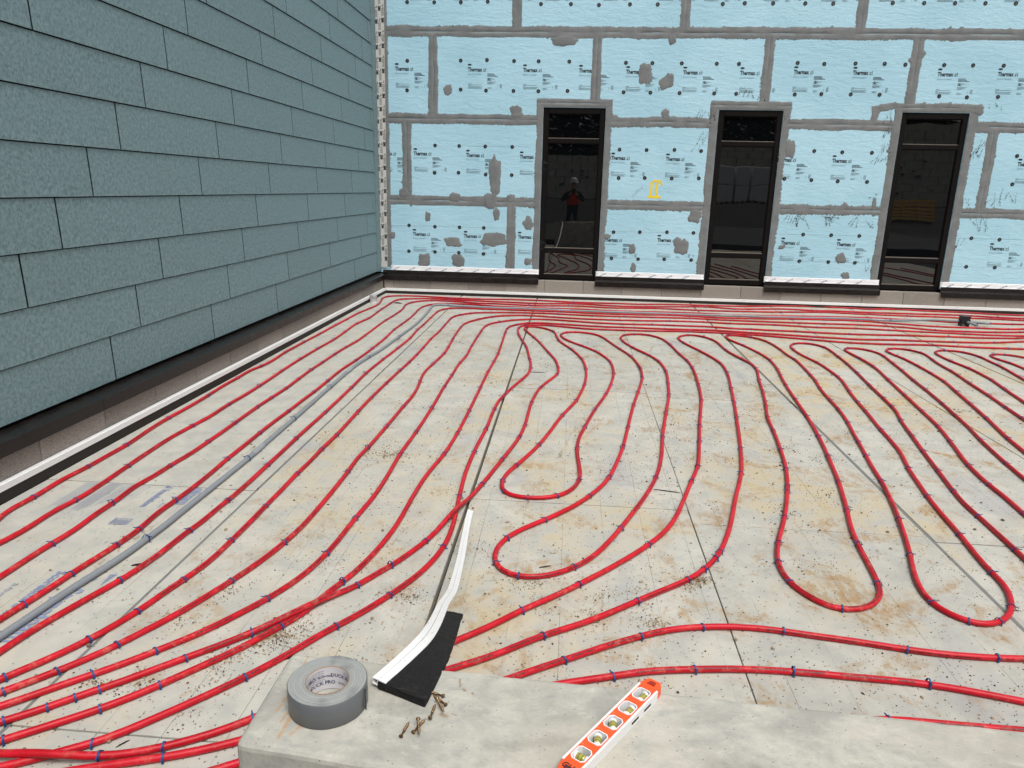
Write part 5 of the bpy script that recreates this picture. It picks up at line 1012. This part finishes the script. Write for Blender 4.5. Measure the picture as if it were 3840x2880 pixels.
for x in (.087,.043): link('rail_slot', MB().box((x-.012,-HW-.0004,.008),(x+.012,-HW+.002,.0125)).mesh('rail_slot', M['gapdark']), LV_)
mb = MB(); vs, fs = text_geo('GH', .017, .0003, .9); mb.add([(-.1165-b*.3, -.010+a*.0, 0) for a,b in vs[:0]], [])
mb.add([(-.1395+b, .0125-a, TK+.0003) for a, b in vs], fs)
link('marker_initials', mb.mesh('marker_initials', M['ink']), LV_)
mb = MB()
for cx, s in zip(VX[1:], ('15','30','45','90')):
    vs, fs = text_geo(s, .0052, 0, .9); mb.add([(cx-.016+b, .0155-.0, TK-.0012) for a,b in vs[:0]], []); mb.add([(cx+.0205+b, .0155-a, TK-.0013) for a,b in vs], fs)
link('raised_numbers', mb.mesh('raised_numbers', simple('pale_orange', srgb(250,150,110), .5)), LV_)

# screws
def screw_mesh():
    mb = MB(); L = .040; prof = [(.0001,.0012),(.0013,.0010),(.0016,.0004),(.0021,-.0002),(.0038,0),(.0042,-.0006),(.0038,-.0016),(.0022,-.0042),(.0017,-.0048),(.0016,-.013)]
    z = -.013
    while z > -L+.004:
        f = min(1.0, (L+z)/.009); prof += [(.0016*f,z),(.0026*f,z-.0006),(.0026*f,z-.0008),(.0016*f,z-.0014)]; z -= .00165
    prof += [(.0002,-L)]
    mb.lathe(prof, 12); mb.m[:24] = [1]*24
    return mb.mesh('screw', [M['screw'], M['gapdark']], True)
sme = screw_mesh()
SD = ['lying apart nearest the camera, head toward the front', 'lying under another screw, head toward the tape roll', 'lying on top with its point toward the front', 'in the middle of the pile with its head toward the front',
      'with its bright head up at the back of the pile', 'sticking out from under the black foam strip', 'at the right of the pile, head to the right']
SP = [((-.258,1.033),(-.252,1.071),0), ((-.239,1.045),(-.218,1.098),0), ((-.236,1.073),(-.224,1.027),.0055), ((-.216,1.08),(-.213,1.119),.003), ((-.213,1.131),(-.190,1.091),.004), ((-.202,1.143),(-.235,1.155),0), ((-.194,1.12),(-.222,1.145),0)]
for (h, t, z), ds in zip(SP, SD):
    d = Vector((t[0]-h[0], t[1]-h[1], -.0012)).normalized()
    o = link('deck_screw', sme, None, (h[0], h[1], ZL+.0042+z), None, 'brassy deck screw '+ds, 'screw', 'loose screws on the ledge')
    o.rotation_mode = 'QUATERNION'; o.rotation_quaternion = (-d).to_track_quat('Z','Y')

# white channel strip with black foam draped from ledge to floor
ST = link('expansion_strip', None, loc=(-.34,1.16,ZL), label='curved white channel strip with black foam hanging from the ledge to the floor', cat='strip')
wp = [(-.342,1.159,.7995),(-.318,1.222,.7945),(-.300,1.304,.778),(-.295,1.37,.757),(-.302,1.5,.702),(-.318,1.661,.63),(-.335,1.82,.556),(-.348,2.03,.465),(-.380,2.344,.345),(-.422,2.746,.215),(-.470,3.20,.085),(-.500,3.55,.012),(-.512,3.75,-.02)]
fr_ = [(-.224,1.146,.795),(-.218,1.191,.79),(-.215,1.257,.775),(-.222,1.397,.72),(-.234,1.548,.66),(-.246,1.675,.61),(-.250,1.75,.585)]
P, _ = catmull(wp, .02); P = [Vector(p) for p in P]
Q, _ = catmull(fr_, .02); Q = [Vector(q) for q in Q]
def at_y(A, y):
    for a, b in zip(A[:-1], A[1:]):
        if a.y <= y <= b.y: t = (y-a.y)/max(1e-9, b.y-a.y); return a.lerp(b, t)
    return A[0] if y < A[0].y else A[-1]
def frame_at(i):
    p = P[i]; t = (P[min(i+1,len(P)-1)]-P[max(i-1,0)]).normalized()
    q = at_y(Q, p.y) if p.y < 1.72 else p+Vector((.08,0,-.005))
    s = (q-p); s -= t*s.dot(t); s.normalize(); u = s.cross(t).normalized()
    if u.z < 0: u = -u
    return p, t, s, u
sec = [(0,0),(.0135,0),(.030,-.0005),(.030,-.0022),(.0135,-.0022),(.0135,-.0135),(0,-.0135)]
inn = [(.0018,-.0018),(.0118,-.0018),(.0118,-.0117),(.0018,-.0117)]
tub = [(0,0),(.0136,0),(.0136,-.0135),(0,-.0135)]
def mk(secp, i0, i1, du=0):
    rr = []
    for i in range(i0, i1):
        p, t, s, u = frame_at(i); rr.append([tuple(p+s*a+u*b) for a, b in secp])
    return rr
off = -ST.location
mb = MB(); o_ = mk(tub, 0, len(P)); mb.sweep(o_, True, False); ii = mk(inn, 0, 14); mb.sweep(ii, True, False)
nb = len(mb.v); r0, r1 = o_[0], ii[0]; mb.add(list(r0)+list(r1), [(0,1,5,4),(1,2,6,5),(2,3,7,6),(3,0,4,7)])
mb.add(ii[-1], [(0,1,2,3)])
link('channel', mb.mesh('channel', M['pvc']), ST, off)
mb = MB(); mb.sweep(mk([(.0144,-.0005),(.031,-.0010),(.031,-.0028),(.0144,-.0023)], 0, len(P)), True, True); link('flange', mb.mesh('flange', M['pvc']), ST, off)
mb = MB(); mb.sweep(mk([(.0138,-.0118),(.026,-.0122),(.026,-.0136),(.0138,-.0134)], 0, 60), True, True); link('lower_flange', mb.mesh('lower_flange', M['pvc']), ST, off)
k_end = max(i for i in range(len(P)) if P[i].y < 1.705)
rr = []
for i in range(0, k_end+1):
    p, t, s, u = frame_at(i); q = at_y(Q, p.y); w = (q-p).length; ring_ = []
    fz = lambda a: .0022*noise.noise(Vector((p.y*45, a*9, 1)))+.0016*noise.noise(Vector((p.y*150, a*17, 5)))
    skew = Vector((0, -.012 if i == 0 else 0, 0))*0
    for f, b in ((.0142/w,-.0026),(.3,-.0030),(.65,-.0034),(.97,-.0036),(1.0,-.006),(1.0,-.0165),(.97,-.0195),(.6,-.0195),(.3,-.0190),(.0142/w,-.0175)):
        jag = .006*noise.noise(Vector((f*30, i*.9, 4))) if i in (0, k_end) else 0
        ring_.append(tuple(p+s*(w*f+fz(f)*(1 if f > .9 else .2))+u*(b+fz(f+3)*.8)+t*jag))
    rr.append(ring_)
mb = MB(); mb.sweep(rr, True, True); link('foam_filler', mb.mesh('foam_filler', M['foam']), ST, off)

# ================================================================== LOOSE SOIL AND PEBBLES
pipe_pts = [p for nm, (pp, *_r) in PATHS.items() for p in pp[::2] if p.y < 9.5 and -3 < p.x < 6.5]
OCT = [(1,0,0),(-1,0,0),(0,1,0),(0,-1,0),(0,0,1)]; OF = [(0,2,4),(2,1,4),(1,3,4),(3,0,4)]
rg = random.Random(11)
def crumb(mb, x, y, s, z=0.001):
    a = rg.uniform(0,6.28); ca, sa = math.cos(a), math.sin(a); sx, sy, sz = s*rg.uniform(.6,1.3), s*rg.uniform(.5,1.0), s*rg.uniform(.5,.9)
    mb.add([(x+vx*sx*ca-vy*sy*sa, y+vx*sx*sa+vy*sy*ca, z+vz*sz) for vx,vy,vz in OCT], OF)
mb = MB(); cnt = 0
clusters = [(rg.uniform(-2.2,3.5), rg.uniform(1.7,6.8), rg.uniform(.05,.22)) for _ in range(60)]+[(-.95,2.35,.16),(-.9,2.15,.15),(-.2,2.85,.1),(.55,3.0,.08),(.6,2.55,.2),(-.75,2.3,.2),(-.9,4.35,.1),(.75,4.6,.12),(.8,5.2,.15),(3.0,8.2,.4),(2.2,8.0,.4),(2.9,8.9,.5),(-.5,3.2,.08),(.3,2.3,.15),(-.1,2.2,.12)]
while cnt < 30000:
    m_ = rg.random()
    if m_ < .33: p = rg.choice(pipe_pts); x, y = p.x+rg.gauss(0,.035), p.y+rg.gauss(0,.035)
    elif m_ < .55: cx, cy, cr = rg.choice(clusters); x, y = rg.gauss(cx,cr), rg.gauss(cy,cr*.8)
    else: x, y = rg.uniform(-2.9,5.5), 1.55+8*rg.random()**1.5
    if x < -2.97 or y < 1.5: continue
    if x < -1.7 and rg.random() < .72: continue
    if -.54 < x and y < 1.27: continue
    s = min(.0075, .0015*math.exp(rg.gauss(.3,.5)))*(1 if y < 3.5 else 1.25); crumb(mb, x, y, s); cnt += 1
for cx, cy in PILES:
    sg = rg.uniform(.018,.045)*(1 if cy < 4 else 1.6); an = rg.uniform(0,3.14)
    for q in range(rg.randint(80,170)):
        u, v = rg.gauss(0,sg*1.7), rg.gauss(0,sg*.8); s = min(.006, .0016*math.exp(rg.gauss(.3,.5)))
        crumb(mb, cx+u*math.cos(an)-v*math.sin(an), cy+u*math.sin(an)+v*math.cos(an), s, .001+max(0,.004-.05*abs(v)))
link('loose_soil', mb.mesh('loose_soil', M['dirt']), None, label='crumbs of dry brown soil scattered over the floor panels', cat='soil', kind='stuff')
mb = MB()
base = bmesh.new(); bmesh.ops.create_icosphere(base, subdivisions=1, radius=1); bv_ = [v.co.copy() for v in base.verts]; bf_ = [tuple(v.index for v in f.verts) for f in base.faces]; base.free()
for i in range(330):
    if rg.random() < .5: p = rg.choice(pipe_pts); x, y = p.x+rg.gauss(0,.08), p.y+rg.gauss(0,.08)
    else: x, y = rg.uniform(-2.2,4.5), rg.uniform(1.6,8.5)
    if x < -2.9 or y < 1.5: continue
    s = rg.choice((.004,.005,.006,.007,.009)); sx, sy, sz = s*rg.uniform(.8,1.4), s*rg.uniform(.7,1.1), s*rg.uniform(.5,.8); a = rg.uniform(0,6.28); sd2 = rg.random()*99
    vs = []
    for v in bv_:
        f = 1+.3*noise.noise(v*1.3+Vector((sd2,0,0))); vx, vy = v.x*sx*f, v.y*sy*f
        vs.append((x+vx*math.cos(a)-vy*math.sin(a), y+vx*math.sin(a)+vy*math.cos(a), .001+sz*.7+v.z*sz*f))
    mb.add(vs, bf_)
link('pebbles', mb.mesh('pebbles', M['pebble']), None, label='small tan and grey pebbles strewn between the red pipes', cat='pebbles', kind='stuff')

# dried mud: flat ragged flecks in streaks, stains and spills
mb = MB()
def fleck(x, y, s, k_):
    m_ = 7; a0 = rg.uniform(0,6.28); e = rg.uniform(.45,1); vs = []
    for i in range(m_):
        a = a0+2*math.pi*i/m_; r = s*rg.uniform(.55,1.2); vs.append((x+r*math.cos(a), y+r*e*math.sin(a), .0030+.00002*(k_ % 40)))
    mb.add(vs, [tuple(range(m_))])
kk_ = 0
for st in STREAKS:
    for (xa, ya), (xb, yb) in zip(st[:-1], st[1:]):
        L_ = math.hypot(xb-xa, yb-ya)
        for q in range(int(L_*170)):
            t = rg.random(); w_ = .010+.010*noise.noise(Vector((xa, t*6, 2))); x, y = xa+(xb-xa)*t+rg.gauss(0,w_), ya+(yb-ya)*t+rg.gauss(0,w_)
            if noise.noise(Vector((x*14,y*14,1))) > -.12: fleck(x, y, rg.uniform(.0018,.0058), kk_); kk_ += 1
for cx, cy in STAINS+PILES[::2]+[(rg.uniform(-1.7,3.4), rg.uniform(1.7,7)) for _ in range(46)]:
    sg = rg.uniform(.03,.10)
    for q in range(rg.randint(50,130)):
        x, y = rg.gauss(cx,sg), rg.gauss(cy,sg)
        if noise.noise(Vector((x*11,y*11,5))) > .0 and y > 1.5: fleck(x, y, rg.uniform(.0012,.0048), kk_); kk_ += 1
link('dried_mud', mb.mesh('dried_mud', M['mud']), None, label='flecks and streaks of dried tan mud on the floor panels', cat='mud', kind='stuff')

# ================================================================== BEHIND THE CAMERA (seen only in the window glass)
mb = MB().add([(-60,-16,-.055),(60,-16,-.055),(60,-22,1.0),(-60,-22,1.0),(60,-90,1.4),(-60,-90,1.4)], [(0,3,2,1),(3,5,4,2)])
link('terrace', mb.mesh('terrace', M['ground']), kind='structure')
RW = link('retaining_wall', None, loc=(8,-33,1.0), label='retaining wall of large grey blocks reflected in the windows', cat='wall')
mb = MB()
for c_ in range(11):
    z = 1.02+.53*c_; x = -20+(.6 if c_ % 2 else 0); top = c_
    while x < 34:
        lim = 6 if x < 8 else (8 if x < 16 else 11)
        if c_ < lim: j = rg.uniform(-.03,.03); mb.box((x+.02,-33.0-.06*c_+j,z),(x+1.18,-33.9,z+.51))
        x += 1.2
o = link('block_courses', mb.mesh('block_courses', M['bigblock']), kind='stuff'); child(o, RW)
for i, (xa, xb) in enumerate(((9.25,10.3),(10.4,11.3),(11.4,12.7))):
    W = link('wrapped_bundle', None, loc=((xa+xb)/2,-26.8,1.03), label='white wrapped bundle reflected in the middle window, '+('left','middle','right')[i]+' of three', cat='bundle', group='wrapped bundles in the yard')
    hw = (xb-xa)/2-.02; me = MB().box((-hw,-.6,.12),(hw,.6,1.18)).mesh('lower_pack', M['wrap']); bevel(me, .06, 2); link('lower_pack', me, W)
    me = MB().box((-hw,-.6,1.22),(hw,.6,2.36)).mesh('upper_pack', M['wrap']); bevel(me, .06, 2); link('upper_pack', me, W)
    for sx in (-.7,0,.7): link('skid', MB().box((sx*hw-.05,-.58,0),(sx*hw+.05,.58,.12)).mesh('skid', M['wood']), W)
for i in range(3):
    Pt = link('pallet', None, loc=(18.3,-18.4,.42+.0), label='wooden pallet reflected in the right window, '+('front','middle','back')[i]+' of three leaning', cat='pallet', group='pallets in the yard')
    Pt.location = (18.3, -18.4-.18*i, .44); Pt.rotation_euler = (R(72),0,R(180))
    for q in range(6): link('deck_board', MB().box((-1.2,.0+.2*q,.10),(1.2,.13+.2*q,.12)).mesh('deck_board', M['wood']), Pt)
    for q in range(4): link('stringer', MB().box((-1.18+.76*q,0,0),(-1.10+.76*q,1.13,.10)).mesh('stringer', M['wood']), Pt)
# conifers added to keep bright sky out of the top pane reflections
mb = MB(); rt = random.Random(5)
for i in range(3600):
    h = rt.random()**.8; z = 1.2+h*10.5; rr_ = (1-h)*2.7*rt.uniform(.25,1)+.12; a = rt.uniform(0,6.283); s = rt.uniform(.2,.5)
    c = Vector((rr_*math.cos(a), rr_*math.sin(a), z-rr_*.28)); d = Vector((math.cos(a),math.sin(a),-.35)).normalized(); w = Vector((-math.sin(a),math.cos(a),rt.uniform(-.3,.3)))
    mb.add([c-d*s, c+w*s*.42, c+d*s*1.3, c-w*s*.42], [(0,1,2,3)])
cme = mb.mesh('crown', M['needles'])
mb = MB(); mb.lathe([(.22,0),(.18,2),(.10,7),(.02,11.4)], 9); tme = mb.mesh('trunk', M['bark'], True)
for i, x in enumerate((-19,-15.6,-12.5,-9.2,-6.0,-3.0,0,3.1,6.2,9.0,12.1,15.2,18.0,21.2,24.5,28,31)):
    T_ = link('added_conifer', None, loc=(x, -36.5-(2.4 if i % 2 else 0), rt.uniform(1.1,1.6)), label='added sky-blocking conifer number %d from the left above the retaining wall, seen only reflected' % (i+1), cat='tree', group='added conifers that darken the window reflections')
    T_.rotation_euler = (0,0,rt.uniform(0,6)); T_.scale = (1.3,1.3,rt.uniform(1.1,1.4)); T_['label'] = 'added conifer that darkens the reflected sky above the retaining wall, seen only as a reflection'
    link('trunk', tme, T_); link('crown', cme, T_)

link('pavement', MB().box((-14,-12,-.055),(14,.36,.165)).mesh('pavement', M['paving']), kind='structure')
# the photographer, mirrored in the first window
PE_ = link('person', None, loc=(-.02,-.30,.165), label='person in white hard hat and red vest over black jacket holding up a phone', cat='person')
def skin_body(name, verts, edges, mat, sub=2):
    me = bpy.data.meshes.new(name); me.from_pydata([v[:3] for v in verts], edges, []); o = bpy.data.objects.new(name, me); COL.objects.link(o)
    m1 = o.modifiers.new('skin','SKIN'); m1.use_smooth_shade = True
    for i, v in enumerate(verts):
        sv = me.skin_vertices[0].data[i]; sv.radius = (v[3], v[4] if len(v) > 4 else v[3]); sv.use_root = (i == 0)
    m2 = o.modifiers.new('sub','SUBSURF'); m2.levels = sub; m2.render_levels = sub
    dg = bpy.context.evaluated_depsgraph_get(); dg.update()
    m = bpy.data.meshes.new_from_object(o.evaluated_get(dg)); bpy.data.objects.remove(o)
    m.materials.clear(); m.materials.append(mat); m.polygons.foreach_set('use_smooth',[True]*len(m.polygons)); return link(name, m, PE_)
bv = [(0,0,.98,.19,.13),(0,0,1.12,.185,.125),(0,0,1.28,.19,.135),(0,0,1.44,.17,.11),(0,.01,1.53,.06),(0,.03,1.60,.055),(0,.045,1.70,.085,.10),(0,.045,1.79,.075,.09),
      (.20,0,1.43,.075),(.36,.05,1.20,.060),(.15,.235,1.30,.045),(.075,.275,1.44,.03),(-.20,0,1.43,.075),(-.36,.05,1.20,.060),(-.15,.235,1.30,.045),(-.075,.275,1.44,.03),
      (.10,0,.92,.095),(.12,.02,.52,.065),(.13,0,.12,.05),(.135,.11,.04,.042),(-.10,0,.92,.095),(-.12,.02,.52,.065),(-.13,0,.12,.05),(-.135,.11,.04,.042)]
be = [(0,1),(1,2),(2,3),(3,4),(4,5),(5,6),(6,7),(3,8),(8,9),(9,10),(10,11),(3,12),(12,13),(13,14),(14,15),(0,16),(16,17),(17,18),(18,19),(0,20),(20,21),(21,22),(22,23)]
bo = skin_body('body', bv, be, M['jacket'])
bo.data.materials.append(M['skin']); bo.data.materials.append(M['jeans'])
for p in bo.data.polygons:
    c = p.center
    if c.z > 1.575 and (abs(c.x) < .14 and c.y < .2) or (c.y > .25 and c.z > 1.36): p.material_index = 1
    elif c.z < .95: p.material_index = 2
vb_ = [(0,0,1.02,.205,.15),(0,0,1.14,.20,.145),(0,0,1.28,.205,.155),(0,0,1.42,.185,.13),(0,.005,1.48,.13,.10)]
skin_body('vest', vb_, [(0,1),(1,2),(2,3),(3,4)], M['vest'])
mb = MB(); mb.lathe([(.150,1.775),(.152,1.782),(.118,1.79),(.116,1.83),(.100,1.875),(.06,1.905),(.001,1.915)], 28)
mb.v = [(x, y*1.14+.05+(.03 if (y > .1 and z < 1.79) else 0), z) for x, y, z in mb.v]; link('hard_hat', mb.mesh('hard_hat', M['hat'], True), PE_)
for sx in (-1,1):    # fingers round the phone edges
    for q in range(4):
        t = tube([Vector((sx*.070,.272,1.440+.017*q)), Vector((sx*.064,.292,1.444+.017*q)), Vector((sx*.050,.294,1.446+.017*q))], .0075, 8, M['skin'], 'finger'); link('finger', t, PE_)
    t = tube([Vector((sx*.07,.262,1.44)), Vector((sx*.055,.266,1.465)), Vector((sx*.045,.270,1.485))], .0085, 8, M['skin'], 'thumb'); link('thumb', t, PE_)
for sx in (-1,1):
    mb = MB(); mb.lathe([(.001,-.012),(.009,-.008),(.012,0),(.009,.008),(.001,.012)], 10); mb.v = [(x+sx*.032,y*.5+.128,z+1.70) for x,y,z in mb.v]; link('eye', mb.mesh('eye', M['gapdark'], True), PE_)
mb = MB(); mb.add([(-.014,.125,1.655),(.014,.125,1.655),(0,.155,1.660),(0,.128,1.70)], [(0,1,2),(0,2,3),(1,3,2)]); link('nose', mb.mesh('nose', M['skin'], True), PE_)
me = MB().box((-.0385,-.004,-.080),(.0385,.004,.080)).mesh('phone', M['black']); bevel(me, .003, 2)
link('phone', me, None, (-.02,-.022,1.655), None, 'black phone held up by the photographer, mirrored in the first window', 'phone')
